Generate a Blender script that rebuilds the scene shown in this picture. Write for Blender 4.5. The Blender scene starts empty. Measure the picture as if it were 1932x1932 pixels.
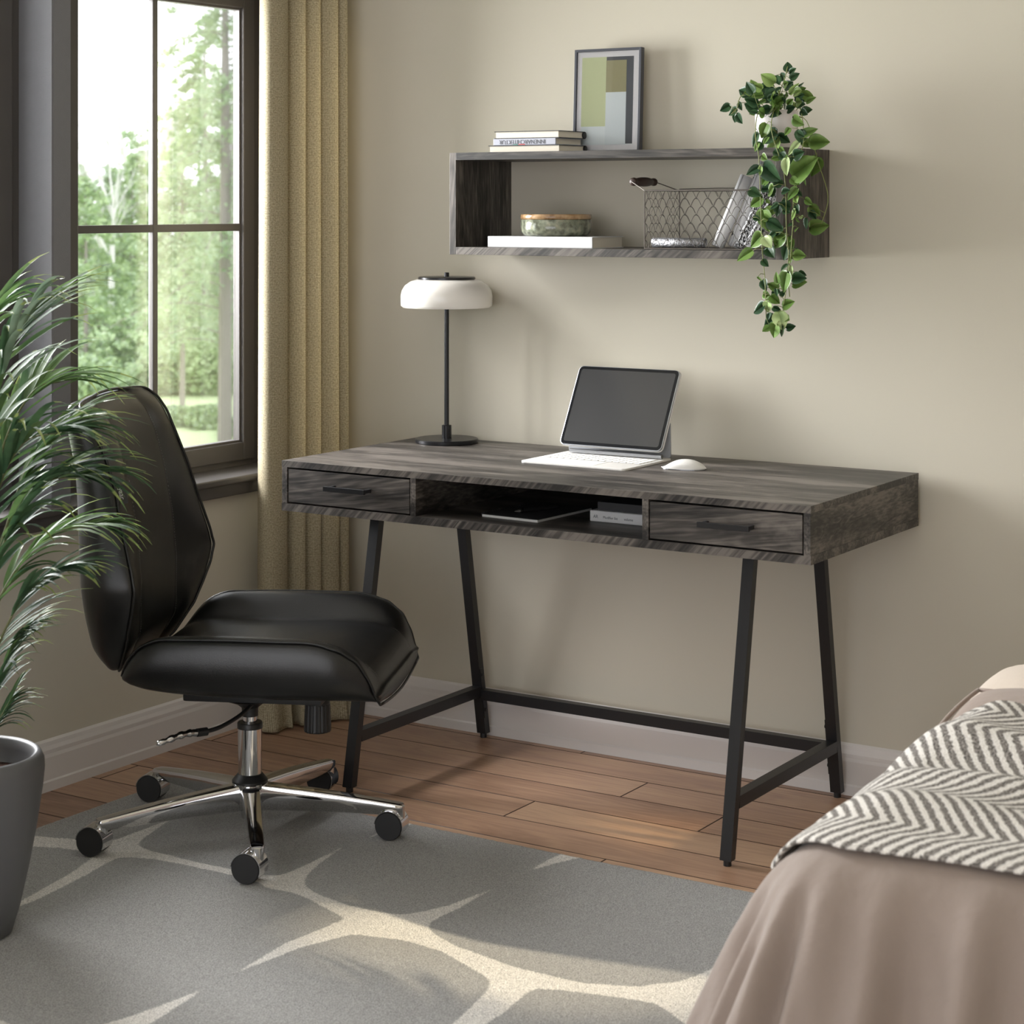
import bpy, bmesh, math, random
from math import pi, sin, cos, radians, hypot, atan2, exp
from mathutils import Vector, Matrix, Euler
random.seed(7)
COL = bpy.context.scene.collection
# ------------------------------------------------------------------ helpers
def lin(c):
    o = []
    for v in c[:3]:
        v /= 255.0
        o.append(v/12.92 if v <= .04045 else ((v+.055)/1.055)**2.4)
    return (o[0], o[1], o[2], 1)

def nodes(m):
    nt = m.node_tree
    return nt, nt.nodes, nt.links, nt.nodes['Principled BSDF']

def mat(name, c, rough=.5, metal=0., spec=.5, coat=0., bump=None, sheen=0., vary=None, trans=0.):
    """procedural material: colour c (sRGB 0-255); bump=(scale,strength,distance); vary=(scale,amount)"""
    m = bpy.data.materials.new(name); m.use_nodes = True
    nt, N, L, P = nodes(m)
    P.inputs['Base Color'].default_value = lin(c)
    P.inputs['Roughness'].default_value = rough
    P.inputs['Metallic'].default_value = metal
    P.inputs['Specular IOR Level'].default_value = spec
    P.inputs['Coat Weight'].default_value = coat
    P.inputs['Coat Roughness'].default_value = .1
    P.inputs['Sheen Weight'].default_value = sheen
    P.inputs['Transmission Weight'].default_value = trans
    tc = N.new('ShaderNodeTexCoord')
    if bump:
        n = N.new('ShaderNodeTexNoise'); n.inputs['Scale'].default_value = bump[0]; n.inputs['Detail'].default_value = 4
        L.new(tc.outputs['Object'], n.inputs['Vector'])
        b = N.new('ShaderNodeBump'); b.inputs['Strength'].default_value = bump[1]; b.inputs['Distance'].default_value = bump[2]
        L.new(n.outputs['Fac'], b.inputs['Height']); L.new(b.outputs['Normal'], P.inputs['Normal'])
    if vary:
        n = N.new('ShaderNodeTexNoise'); n.inputs['Scale'].default_value = vary[0]; n.inputs['Detail'].default_value = 5
        L.new(tc.outputs['Object'], n.inputs['Vector'])
        r = N.new('ShaderNodeMix'); r.data_type = 'RGBA'
        a = vary[1]; k = lin(c)
        r.inputs[6].default_value = (k[0]*(1-a), k[1]*(1-a), k[2]*(1-a), 1)
        r.inputs[7].default_value = (min(1, k[0]*(1+a)), min(1, k[1]*(1+a)), min(1, k[2]*(1+a)), 1)
        L.new(n.outputs['Fac'], r.inputs[0]); L.new(r.outputs[2], P.inputs['Base Color'])
    return m

def ramp(N, stops):
    r = N.new('ShaderNodeValToRGB'); e = r.color_ramp.elements
    e[0].position = stops[0][0]; e[0].color = stops[0][1]
    e[1].position = stops[-1][0]; e[1].color = stops[-1][1]
    for p, c in stops[1:-1]:
        x = e.new(p); x.color = c
    return r

def wood_mat(name, dark, mid, light, rot=(0, 0, 0), scale=1., rough=.45, ring=1., seed=0., shine=.5, fine=1.):
    """wood with the grain along local X after rotating by rot"""
    m = bpy.data.materials.new(name); m.use_nodes = True
    nt, N, L, P = nodes(m)
    tc = N.new('ShaderNodeTexCoord')
    mp = N.new('ShaderNodeMapping'); mp.inputs['Rotation'].default_value = rot
    mp.inputs['Location'].default_value = (seed, seed*1.7, seed*.6)
    L.new(tc.outputs['Object'], mp.inputs['Vector'])
    st = N.new('ShaderNodeMapping'); st.inputs['Scale'].default_value = (1.1*scale, 9*scale, 9*scale)
    L.new(mp.outputs['Vector'], st.inputs['Vector'])
    n1 = N.new('ShaderNodeTexNoise'); n1.inputs['Scale'].default_value = 1.3; n1.inputs['Detail'].default_value = 6
    n1.inputs['Distortion'].default_value = 1.1*ring; L.new(st.outputs['Vector'], n1.inputs['Vector'])
    mu = N.new('ShaderNodeMath'); mu.operation = 'MULTIPLY'; mu.inputs[1].default_value = 11*ring
    L.new(n1.outputs['Fac'], mu.inputs[0])
    fr = N.new('ShaderNodeMath'); fr.operation = 'SINE'; 
    m2 = N.new('ShaderNodeMath'); m2.operation = 'MULTIPLY'; m2.inputs[1].default_value = 6.28
    L.new(mu.outputs[0], m2.inputs[0]); L.new(m2.outputs[0], fr.inputs[0])
    s2 = N.new('ShaderNodeMapping'); s2.inputs['Scale'].default_value = (7*scale, 190*scale, 190*scale)
    L.new(mp.outputs['Vector'], s2.inputs['Vector'])
    n2 = N.new('ShaderNodeTexNoise'); n2.inputs['Scale'].default_value = 1.; n2.inputs['Detail'].default_value = 3
    L.new(s2.outputs['Vector'], n2.inputs['Vector'])
    n3 = N.new('ShaderNodeTexNoise'); n3.inputs['Scale'].default_value = 1.0; n3.inputs['Detail'].default_value = 5
    s3 = N.new('ShaderNodeMapping'); s3.inputs['Scale'].default_value = (2.2*scale, 14*scale, 14*scale)
    L.new(mp.outputs['Vector'], s3.inputs['Vector']); L.new(s3.outputs['Vector'], n3.inputs['Vector'])
    # value = .5 + ring*.12 + (n2-.5)*.7 + (n3-.5)*.9
    def madd(a, k, b):
        x = N.new('ShaderNodeMath'); x.operation = 'MULTIPLY_ADD'; x.inputs[1].default_value = k
        L.new(a, x.inputs[0])
        if isinstance(b, float): x.inputs[2].default_value = b
        else: L.new(b, x.inputs[2])
        return x.outputs[0]
    v = madd(fr.outputs[0], .07, -.35*fine-.575+.5)
    v = madd(n2.outputs['Fac'], .7*fine, v)
    v = madd(n3.outputs['Fac'], 1.15, v)
    r = ramp(N, [(.30, lin(dark)), (.5, lin(mid)), (.72, lin(light))])
    L.new(v, r.inputs['Fac']); L.new(r.outputs['Color'], P.inputs['Base Color'])
    P.inputs['Roughness'].default_value = rough; P.inputs['Specular IOR Level'].default_value = shine
    b = N.new('ShaderNodeBump'); b.inputs['Strength'].default_value = .25; b.inputs['Distance'].default_value = .0006
    L.new(v, b.inputs['Height']); L.new(b.outputs['Normal'], P.inputs['Normal'])
    return m

class B:
    """collects shapes into one bmesh, linked as ONE mesh object"""
    def __init__(s): s.bm = bmesh.new(); s.mi = 0
    def _face(s, vs):
        try:
            f = s.bm.faces.new(vs); f.material_index = s.mi; return f
        except ValueError: return None
    def box(s, a, b, bev=0., M=None, seg=2):
        a, b = [min(a[i], b[i]) for i in range(3)], [max(a[i], b[i]) for i in range(3)]
        t = bmesh.new()
        bmesh.ops.create_cube(t, size=1)
        for v in t.verts:
            v.co = Vector([(a[i]+b[i])/2+v.co[i]*(b[i]-a[i]) for i in range(3)])
        if bev > 0: bmesh.ops.bevel(t, geom=t.edges[:], offset=bev, segments=seg, profile=.6, affect='EDGES')
        s.merge(t, M); return s
    def merge(s, t, M=None):
        mp = {}
        for v in t.verts: mp[v] = s.bm.verts.new(M @ v.co if M else v.co)
        for f in t.faces: s._face([mp[v] for v in f.verts])
        t.free()
    def loft(s, rings, closed=True, cap=True):
        R = [[s.bm.verts.new(p) for p in r] for r in rings]
        n = len(R[0])
        for i in range(len(R)-1):
            for j in range(n if closed else n-1):
                k = (j+1) % n
                s._face([R[i][j], R[i][k], R[i+1][k], R[i+1][j]])
        if cap and closed:
            s._face(R[0][::-1]); s._face(R[-1])
        return s
    def lathe(s, prof, c=(0, 0, 0), n=40, cap=True, M=None):
        rings = []
        for r, z in prof:
            q = [Vector((c[0]+r*cos(2*pi*k/n), c[1]+r*sin(2*pi*k/n), c[2]+z)) for k in range(n)]
            if M: q = [M @ p for p in q]
            rings.append(q)
        return s.loft(rings, True, cap)
    def tube(s, path, r, n=8, cap=True, flat=None, up=None):
        P = [Vector(p) for p in path]; m = len(P)
        rr = r if isinstance(r, (list, tuple)) else [r]*m
        rings = []; u = None
        for i in range(m):
            t = (P[min(i+1, m-1)]-P[max(i-1, 0)]).normalized()
            if u is None:
                u = Vector(up) if up else (Vector((0, 0, 1)) if abs(t.z) < .9 else Vector((1, 0, 0)))
            u = (u-t*u.dot(t)); u = u.normalized() if u.length > 1e-6 else t.orthogonal().normalized()
            w = t.cross(u)
            rings.append([P[i]+u*(rr[i]*cos(2*pi*k/n))*(flat or 1)+w*(rr[i]*sin(2*pi*k/n)) for k in range(n)])
        return s.loft(rings, True, cap)
    def cyl(s, a, b, r, r2=None, n=24): return s.tube([a, b], [r, r if r2 is None else r2], n)
    def quad(s, pts):
        s._face([s.bm.verts.new(p) for p in pts]); return s
    def prism(s, pts, z0, z1, bev=0, M=None):
        t = bmesh.new()
        a = [t.verts.new((x, y, z0)) for x, y in pts]; f = t.faces.new(a)
        e = bmesh.ops.extrude_face_region(t, geom=[f])
        bmesh.ops.translate(t, verts=[g for g in e['geom'] if isinstance(g, bmesh.types.BMVert)], vec=(0, 0, z1-z0))
        bmesh.ops.recalc_face_normals(t, faces=t.faces[:])
        if bev > 0: bmesh.ops.bevel(t, geom=t.edges[:], offset=bev, segments=2, profile=.6, affect='EDGES')
        s.merge(t, M); return s
    def done(s, name, m, parent=None, smooth=False, sub=0, fix=True, autosm=None, solid=0):
        if fix: bmesh.ops.recalc_face_normals(s.bm, faces=s.bm.faces[:])
        me = bpy.data.meshes.new(name); s.bm.to_mesh(me); s.bm.free()
        for x in (m if isinstance(m, (list, tuple)) else [m]): me.materials.append(x)
        if smooth or autosm:
            for p in me.polygons: p.use_smooth = True
        o = bpy.data.objects.new(name, me); COL.objects.link(o)
        if autosm:
            me.set_sharp_from_angle(angle=radians(autosm))
        if parent: o.parent = parent
        if solid:
            k = o.modifiers.new('thick', 'SOLIDIFY'); k.thickness = solid; k.offset = 0
        if sub:
            k = o.modifiers.new('sub', 'SUBSURF'); k.levels = sub; k.render_levels = sub
        return o

def thing(name, label, cat, loc=(0, 0, 0), rz=0, group=None):
    o = bpy.data.objects.new(name, None); COL.objects.link(o); o.empty_display_size = .05
    o.location = loc; o.rotation_euler = (0, 0, rz); o['label'] = label; o['category'] = cat
    if group: o['group'] = group
    return o
def tag(o, label, cat, group=None, kind=None):
    o['label'] = label; o['category'] = cat
    if group: o['group'] = group
    if kind: o['kind'] = kind
    return o
def struct(o): o['kind'] = 'structure'; return o
def text_obj(name, s, size, M, m, parent, ext=.0002, sx=1.):
    c = bpy.data.curves.new(name, 'FONT'); c.body = s; c.size = size; c.extrude = ext; c.align_x = 'LEFT'
    o = bpy.data.objects.new(name, c); COL.objects.link(o)
    bpy.context.view_layer.update()
    me = bpy.data.meshes.new_from_object(o.evaluated_get(bpy.context.evaluated_depsgraph_get()))
    bpy.data.objects.remove(o); bpy.data.curves.remove(c)
    me.transform(Matrix.Diagonal((sx, 1, 1, 1))); me.transform(M); me.materials.clear(); me.materials.append(m)
    o = bpy.data.objects.new(name, me); COL.objects.link(o)
    if parent: o.parent = parent
    return o
def basis(o, x, y, z):
    """matrix whose columns are the local x, y, z directions, placed at o"""
    return Matrix(((x[0], y[0], z[0], o[0]), (x[1], y[1], z[1], o[1]), (x[2], y[2], z[2], o[2]), (0, 0, 0, 1)))
def lerp(a, b, t): return a+(b-a)*t
def interp(tab, x):
    """piecewise linear table [(x, y...)] sorted by x"""
    if x <= tab[0][0]: return tab[0][1]
    for (a, b), (c, d) in zip(tab, tab[1:]):
        if x <= c: return lerp(b, d, (x-a)/(c-a))
    return tab[-1][1]
def smooth_path(pts, k=6):
    """Catmull-Rom through points"""
    P = [Vector(p) for p in pts]; P = [P[0]*2-P[1]]+P+[P[-1]*2-P[-2]]; o = []
    for i in range(1, len(P)-2):
        for j in range(k):
            t = j/k; a, b, c, d = P[i-1], P[i], P[i+1], P[i+2]
            o.append(.5*((2*b)+(c-a)*t+(2*a-5*b+4*c-d)*t*t+(3*b-a-3*c+d)*t**3))
    o.append(P[-2]); return o

# ------------------------------------------------------------------ camera
CAMX, CAMY, CAMZ, YAW = 3.452, -4.385, 1.3737, radians(32.37)
cd = bpy.data.cameras.new('camera'); cam = bpy.data.objects.new('camera', cd); COL.objects.link(cam)
cam.location = (CAMX, CAMY, CAMZ); cam.rotation_euler = (pi/2, 0, YAW)
cd.sensor_width = 36; cd.lens = 36*3801/1932; cd.shift_y = -(966-384.6)/1932
cd.clip_end = 200; cd.dof.use_dof = True; cd.dof.focus_distance = 4.75; cd.dof.aperture_fstop = 8
bpy.context.scene.camera = cam

# ------------------------------------------------------------------ materials
WALL = mat('sage_beige_paint', (197, 191, 176), .85, bump=(260, .06, .001), vary=(1.2, .02))
TRIM = mat('white_satin_paint', (214, 209, 206), .45, bump=(180, .03, .001))
CEIL = mat('ceiling_paint', (240, 238, 234), .9)
FRAME = mat('charcoal_window_paint', (78, 74, 72), .42, bump=(140, .08, .0008))
POST = mat('grey_woven_texture_paint', (112, 112, 116), .6, bump=(420, .35, .0012), vary=(60, .05))
BLACKM = mat('black_powder_coat', (31, 31, 33), .38, spec=.45, bump=(900, .05, .0003))
BLACKP = mat('black_plastic', (26, 26, 27), .42)
DRK = mat('black_gap', (14, 13, 12), .8)
CHROME = mat('polished_chrome', (212, 212, 214), .05, metal=1.)
STEEL = mat('brushed_steel', (190, 192, 196), .3, metal=1.)
WHITE = mat('white_plastic', (232, 230, 226), .4)
IRON = mat('burnt_iron_lamp_metal', (44, 44, 46), .28, metal=.6, spec=.5)
OPAL = mat('opal_glass', (240, 236, 230), .22, coat=.3)
def leather_mat():
    m = bpy.data.materials.new('black_leather'); m.use_nodes = True
    nt, N, L, P = nodes(m)
    P.inputs['Base Color'].default_value = lin((15, 15, 15)); P.inputs['Roughness'].default_value = .33
    P.inputs['Specular IOR Level'].default_value = .5
    tc = N.new('ShaderNodeTexCoord'); v = N.new('ShaderNodeTexVoronoi'); v.inputs['Scale'].default_value = 520
    n = N.new('ShaderNodeTexNoise'); n.inputs['Scale'].default_value = 9; n.inputs['Detail'].default_value = 2
    L.new(tc.outputs['Object'], v.inputs['Vector']); L.new(tc.outputs['Object'], n.inputs['Vector'])
    b = N.new('ShaderNodeBump'); b.inputs['Strength'].default_value = .18; b.inputs['Distance'].default_value = .0005
    b2 = N.new('ShaderNodeBump'); b2.inputs['Strength'].default_value = .15; b2.inputs['Distance'].default_value = .006
    L.new(v.outputs['Distance'], b.inputs['Height']); L.new(n.outputs['Fac'], b2.inputs['Height'])
    L.new(b.outputs['Normal'], b2.inputs['Normal']); L.new(b2.outputs['Normal'], P.inputs['Normal'])
    return m
LEATHER = leather_mat()
WD, WM, WL = (34, 31, 29), (72, 67, 63), (112, 105, 99)
WOOD_TOP = wood_mat('dark_oak_board', WD, WM, WL, seed=3.1)
WOOD_Y = wood_mat('dark_oak_side', WD, WM, WL, rot=(0, 0, radians(78)), seed=1.3)
WOOD_FR = wood_mat('dark_oak_front', WD, WM, WL, rot=(0, radians(8), 0), seed=5.2)
WOOD_EDGE = wood_mat('dark_oak_edge', WD, WM, WL, rot=(0, radians(48), 0), scale=.8, seed=7.7)
WOOD_Z = wood_mat('dark_oak_upright', WD, WM, WL, rot=(0, radians(84), 0), seed=2.2)
PAPER = mat('book_pages', (226, 218, 203), .8, bump=(600, .2, .0004))
INK = mat('black_ink', (40, 40, 42), .6)
GREYINK = mat('grey_ink', (96, 98, 104), .6)

# ------------------------------------------------------------------ room
ROOM_X1, ROOM_Y0, ROOM_H = 5.2, -6.6, 2.62
b = B(); b.box((-.142, 0, -.1), (ROOM_X1+.2, .2, ROOM_H+.1)); struct(b.done('wall_back', WALL))
# left wall with window openings (y0, y1) between z0 and z1
OPEN = [(-.9, -.065), (-1.79, -.957), (-3.05, -2.1), (-4.4, -3.4)]
WZ0, WZ1 = .655, 1.975
WT = (1.975, 2.40, 2.40, 2.40)  # unseen heads of the later windows raised to brighten the upper wall
b = B(); b.box((-.142, ROOM_Y0, -.1), (0, .0, WZ0-.03)); b.box((-.142, ROOM_Y0, WT[1]), (0, 0, ROOM_H+.1)); b.box((-.142, -.957, WT[0]), (0, 0, WT[1]))
ys = [0.0]
for y0, y1 in OPEN: ys += [y1, y0]
ys.append(ROOM_Y0)
for k, (a, c) in enumerate(zip(ys[::2], ys[1::2])):
    if k == 1: continue
    b.box((-.142, c, WZ0-.03), (0, a, WT[0] if k == 0 else WT[1]))
struct(b.done('wall_left', WALL))
b = B(); b.box((-.142, -.957, WZ0-.03), (0, -.9, WT[0])); struct(b.done('trim_1', POST))
b = B(); b.box((-.3, ROOM_Y0-.2, ROOM_H), (ROOM_X1+.2, .0, ROOM_H+.1)); struct(b.done('ceiling', CEIL))
b = B(); b.box((ROOM_X1, ROOM_Y0, -.1), (ROOM_X1+.2, 0, ROOM_H)); struct(b.done('wall_right', WALL))
# front wall, behind the camera, with a wide opening made up to let fill light in
b = B(); b.box((-.24, ROOM_Y0-.2, -.1), (.5, ROOM_Y0, ROOM_H)); b.box((4.6, ROOM_Y0-.2, -.1), (ROOM_X1+.2, ROOM_Y0, ROOM_H))
b.box((.5, ROOM_Y0-.2, 2.3), (4.6, ROOM_Y0, ROOM_H)); struct(b.done('wall_front', WALL))

def window(n, y0, y1, WZ1, left=0.):
    """casement window: frame, sash, muntins, glass, inside a reveal 11 cm deep"""
    w = thing('window_%d' % n, '', '', (-.11, (y0+y1)/2, WZ0)); del w['label'], w['category']; w['kind'] = 'structure'
    oy = w.location.y
    A, Z = y0-oy, y1-oy; top = WZ1-WZ0
    def ring(b, a, z, lo, hi, t, x0, x1, bev=.002, tb=None):
        tb = tb or t
        b.box((x0, a, lo), (x1, a+t, hi), bev); b.box((x0, z-t, lo), (x1, z, hi), bev)
        b.box((x0, a+t, lo), (x1, z-t, lo+tb), bev); b.box((x0, a+t, hi-t), (x1, z-t, hi), bev)
    b = B(); ring(b, A, Z, 0, top, .03, -.030, .0)
    if left: b.box((-.028, A+.03, .004), (-.001, A+.03+left, top-.004), .002)
    b.done('window_frame', FRAME, w)
    A += left
    b = B(); ring(b, A+.03, Z-.03, .022, top-.02, .048, -.026, .008, .003); 
    ring(b, A+.074, Z-.074, .066, top-.064, .010, -.024, -.002, .001)
    b.done('sash', FRAME, w)
    b = B(); gy0, gy1, gz0, gz1 = A+.08, Z-.08, .07, top-.07
    b.box((-.013, gy0, gz0), (-.009, gy1, gz1)); b.done('glass_pane', GLASS, w)
    b = B(); mc = (A+Z)/2-(.026 if left else 0)
    b.box((-.018, mc-.009, gz0), (-.002, mc+.009, gz1), .002)
    b.box((-.017, gy0, 1.310-WZ0-.010), (-.0025, gy1, 1.310-WZ0+.010), .002); b.done('muntin_bars', FRAME, w)
    # reveal lining: sides and head in the window paint
    A -= left; b = B(); b.box((.0005, Z-.004, .006), (.109, Z-.0003, top-.0005)); b.done('reveal_lining', POST if n == 2 else FRAME, w)
    B().box((.0005, A+.0003, top-.004), (.109, Z-.0042, top-.0003)).done('head_lining', FRAME, w)
    return w
def glass_mat():
    m = bpy.data.materials.new('window_glass'); m.use_nodes = True
    nt, N, L, P = nodes(m)
    t = N.new('ShaderNodeBsdfTransparent'); t.inputs[0].default_value = (.97, .98, .98, 1)
    g = N.new('ShaderNodeBsdfGlossy'); g.inputs['Roughness'].default_value = .02
    f = N.new('ShaderNodeFresnel'); f.inputs['IOR'].default_value = 1.3
    x = N.new('ShaderNodeMixShader'); L.new(f.outputs[0], x.inputs[0]); L.new(t.outputs[0], x.inputs[1]); L.new(g.outputs[0], x.inputs[2])
    L.new(x.outputs[0], N['Material Output'].inputs[0]); return m
GLASS = glass_mat()
for i, (y0, y1) in enumerate(OPEN): window(i+1, y0, y1, WT[i], .052 if i == 0 else 0.)
# sill board with rounded nose and apron, running under the windows
b = B(); b.box((-.12, -1.86, .655), (.03, -.03, .662), .002); b.box((-.0, -1.86, .644), (.036, -.03, .6625), .006, seg=3)
b.box((.0005, -1.84, .612), (.024, -.045, .645), .004, seg=3); struct(b.done('trim_2', FRAME))
# baseboards: profile (out from the wall, height)
PROF = [(0, 0), (.017, 0), (.017, .022), (.014, .026), (.0135, .078), (.0115, .086), (.0115, .095), (.008, .104), (.006, .113), (.001, .118), (0, .118)]
def baseboard(name, f, a, z):
    b = B(); b.loft([[f(a, x, h) for x, h in PROF], [f(z, x, h) for x, h in PROF]]); return struct(b.done(name, TRIM))
baseboard('baseboard_back', lambda t, x, h: (t, -x, h), 0.0, ROOM_X1)
baseboard('baseboard_left', lambda t, x, h: (x, t, h), ROOM_Y0, 0.0)

# floor: hardwood planks along X, one mesh, per-plank tone attribute
def floor():
    bm = bmesh.new(); lay = bm.faces.layers.float.new('tone'); rnd = random.Random(3)
    w = .1345; g = .0009; y = -.04+w; row = 0
    fixed = {2: [1.165], 3: [1.435, .042], 4: [1.016], 6: [.042], 5: [.30, 1.9], 1: [-.1, 2.0], 0: [.9]}
    while y > ROOM_Y0:
        y1 = min(0.0, y); y0 = y-w
        js = sorted(fixed.get(row, []))
        if not js: js = [rnd.uniform(.1, 1.2)]
        while js[-1] < ROOM_X1: js.append(js[-1]+rnd.uniform(1.0, 1.9))
        js = [-.02]+[j for j in js if -.02 < j < ROOM_X1]+[ROOM_X1]
        for a, c in zip(js, js[1:]):
            t = rnd.random()
            b0, b1 = y0+g, y1-g; a0, c0 = a+g, c-g; e = .0012; zd = -.0012
            out = [bm.verts.new(p) for p in ((a, y0, zd), (c, y0, zd), (c, y1, zd), (a, y1, zd))]
            inn = [bm.verts.new(p) for p in ((a0+e, b0+e, 0), (c0-e, b0+e, 0), (c0-e, b1-e, 0), (a0+e, b1-e, 0))]
            fs = [bm.faces.new(inn)]+[bm.faces.new((out[k], out[(k+1) % 4], inn[(k+1) % 4], inn[k])) for k in range(4)]
            fs[0][lay] = t
            for f in fs[1:]: f[lay] = -1.0
        y -= w; row += 1
    me = bpy.data.meshes.new('floor'); bm.to_mesh(me); bm.free()
    m = bpy.data.materials.new('cherry_hardwood'); m.use_nodes = True
    nt, N, L, P = nodes(m)
    tc = N.new('ShaderNodeTexCoord'); at = N.new('ShaderNodeAttribute'); at.attribute_name = 'tone'
    off = N.new('ShaderNodeVectorMath'); off.operation = 'MULTIPLY_ADD'
    cb = N.new('ShaderNodeCombineXYZ'); L.new(at.outputs['Fac'], cb.inputs[0]); L.new(at.outputs['Fac'], cb.inputs[2])
    off.inputs[1].default_value = (37, 1, 19); L.new(cb.outputs[0], off.inputs[0]); L.new(tc.outputs['Object'], off.inputs[2])
    def noise(sc, det, dist=0):
        mp = N.new('ShaderNodeMapping'); mp.inputs['Scale'].default_value = sc; L.new(off.outputs[0], mp.inputs['Vector'])
        n = N.new('ShaderNodeTexNoise'); n.inputs['Scale'].default_value = 1; n.inputs['Detail'].default_value = det
        n.inputs['Distortion'].default_value = dist; L.new(mp.outputs[0], n.inputs['Vector']); return n.outputs['Fac']
    a = noise((1.2, 9, 1), 4, 1.2); f = noise((6, 170, 1), 3); c = noise((1.3, 5, 1), 2)
    def ma(x, k, y):
        q = N.new('ShaderNodeMath'); q.operation = 'MULTIPLY_ADD'; q.inputs[1].default_value = k; L.new(x, q.inputs[0])
        if isinstance(y, float): q.inputs[2].default_value = y
        else: L.new(y, q.inputs[2])
        return q.outputs[0]
    s = N.new('ShaderNodeMath'); s.operation = 'SINE'; L.new(ma(a, 60., 0.), s.inputs[0])
    v = ma(s.outputs[0], .07, -.42); v = ma(f, .5, v); v = ma(c, .55, v); v = ma(at.outputs['Fac'], .45, v); v = ma(a, .3, v)
    r = ramp(N, [(.12, lin((118, 88, 70))), (.45, lin((158, 124, 102))), (.8, lin((186, 152, 124)))]); L.new(v, r.inputs['Fac'])
    gt = N.new('ShaderNodeMath'); gt.operation = 'LESS_THAN'; gt.inputs[1].default_value = -.5; L.new(at.outputs['Fac'], gt.inputs[0])
    mx = N.new('ShaderNodeMix'); mx.data_type = 'RGBA'; L.new(gt.outputs[0], mx.inputs[0]); L.new(r.outputs['Color'], mx.inputs[6])
    mx.inputs[7].default_value = lin((62, 40, 30)); L.new(mx.outputs[2], P.inputs['Base Color'])
    P.inputs['Roughness'].default_value = .34; P.inputs['Specular IOR Level'].default_value = .45
    bp = N.new('ShaderNodeBump'); bp.inputs['Strength'].default_value = .2; bp.inputs['Distance'].default_value = .0006
    L.new(v, bp.inputs['Height']); L.new(bp.outputs[0], P.inputs['Normal'])
    me.materials.append(m); o = bpy.data.objects.new('floor', me); COL.objects.link(o); struct(o)
floor()
# ------------------------------------------------------------------ desk
DX0, DX1, DY0, DY1 = .415, 1.781, -.620, -.022
t = thing('desk', 'dark weathered-oak writing desk with two drawers, open cubby and black splayed metal legs', 'desk', (DX0, DY0, 0))
o0 = Vector((DX0, DY0, 0))
def L3(x, y, z): return (x-o0.x, y-o0.y, z-o0.z)
def lb(b, a, c, bev=.0, **k): b.box(L3(*a), L3(*c), bev, **k); return b
b = lb(B(), (DX0, DY0+.002, .747), (DX1, DY1, .762), .0008); b.done('desktop', WOOD_TOP, t)
b = lb(B(), (DX0, DY0, .747), (DX1, DY0+.002, .7615)); b.done('front_edge_band', WOOD_EDGE, t)
b = lb(B(), (DX0, DY0+.002, .642), (DX1, DY1, .6605), .0008); b.done('bottom_panel', WOOD_TOP, t)
b = lb(B(), (DX0, DY0, .6425), (DX1, DY0+.002, .6603)); b.done('front_edge_band', WOOD_EDGE, t)
b = lb(B(), (DX1-.0155, DY0, .6605), (DX1-.001, DY1, .747), .0005); b.done('side_panel', WOOD_Y, t)
b = lb(B(), (DX0+.001, DY0, .6605), (DX0+.0165, DY1, .747), .0005); b.done('side_panel', WOOD_Y, t)
b = lb(B(), (.790, DY0, .6605), (.805, DY1-.015, .747), .0005); b.done('divider', WOOD_Y, t)
b = lb(B(), (1.393, DY0, .6605), (1.408, DY1-.015, .747), .0005); b.done('divider', WOOD_Y, t)
b = lb(B(), (DX0+.0165, DY1-.015, .6605), (DX1-.0155, DY1-.002, .747)); b.done('back_panel', WOOD_TOP, t)
for x0, x1, wm in ((.4355, .787, WOOD_FR), (1.4115, 1.762, WOOD_FR)):
    d = lb(B(), (x0, DY0+.0005, .6645), (x1, DY0+.016, .7425), .0006).done('drawer', [wm, DRK], t)
    b = lb(B(), (x0-.0005, DY0+.016, .6615), (x1+.0005, DY0+.45, .7405)); b.done('drawer_box', DRK, d)
    hx = (x0+x1)/2+.012; b = B()
    lb(b, (hx-.059, DY0-.034, .7035), (hx+.059, DY0-.026, .7145), .0006)
    for s in (-.052, .052): lb(b, (hx+s-.004, DY0-.026, .705), (hx+s+.004, DY0+.0005, .713))
    b.done('handle', BLACKM, d)
def leg(b, x0, x1, yb, yt, zt=.642, z0=.012, dy=.021):
    r = []
    for y, z in ((yb, z0), (yt, zt)):
        r.append([L3(x0, y-dy/2, z), L3(x1, y-dy/2, z), L3(x1, y+dy/2, z), L3(x0, y+dy/2, z)])
    b.loft(r); return b
for xc in (1.5905, .6115):
    x0, x1 = xc-.013, xc+.013
    for yb, yt in ((-.613, -.500), (-.041, -.150)):
        lg = leg(B(), x0, x1, yb, yt).done('leg', BLACKM, t)
        B().cyl(L3(xc, yb, 0), L3(xc, yb, .013), .0085).done('foot', BLACKP, lg)
        lb(B(), (x0-.002, yb-.012, .0), (x0, yb-.011, .001)) if 0 else None
    y_f = lerp(-.613, -.5, .127/.63)+.0105; y_r = lerp(-.041, -.150, .127/.63)-.0105
    lb(B(), (x0, y_f-.002, .112), (x1, y_r+.002, .138), .0008).done('side_stretcher', BLACKM, t)
    sx = -1 if xc > 1 else 1
    xa, xb = (x0-.0022, x0) if sx < 0 else (x1, x1+.0022)
    b = B(); r = []
    for z in (.055, .185):
        yy = lerp(-.041, -.150, z/.63); r.append([L3(xa, yy-.007, z), L3(xb, yy-.007, z), L3(xb, yy+.007, z), L3(xa, yy+.007, z)])
    b.loft(r)
    for z in (.075, .168):
        yy = lerp(-.041, -.150, z/.63); xo = xa-.003 if sx < 0 else xb+.003
        b.cyl(L3(xo, yy, z), L3((xa+xb)/2, yy, z), .0045, n=12)
    b.done('bracket', BLACKM, t)
yc = lerp(-.041, -.150, .118/.63)
lb(B(), (.6245, yc-.012, .104), (1.5775, yc+.012, .130), .0008).done('back_stretcher', BLACKM, t)

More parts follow.
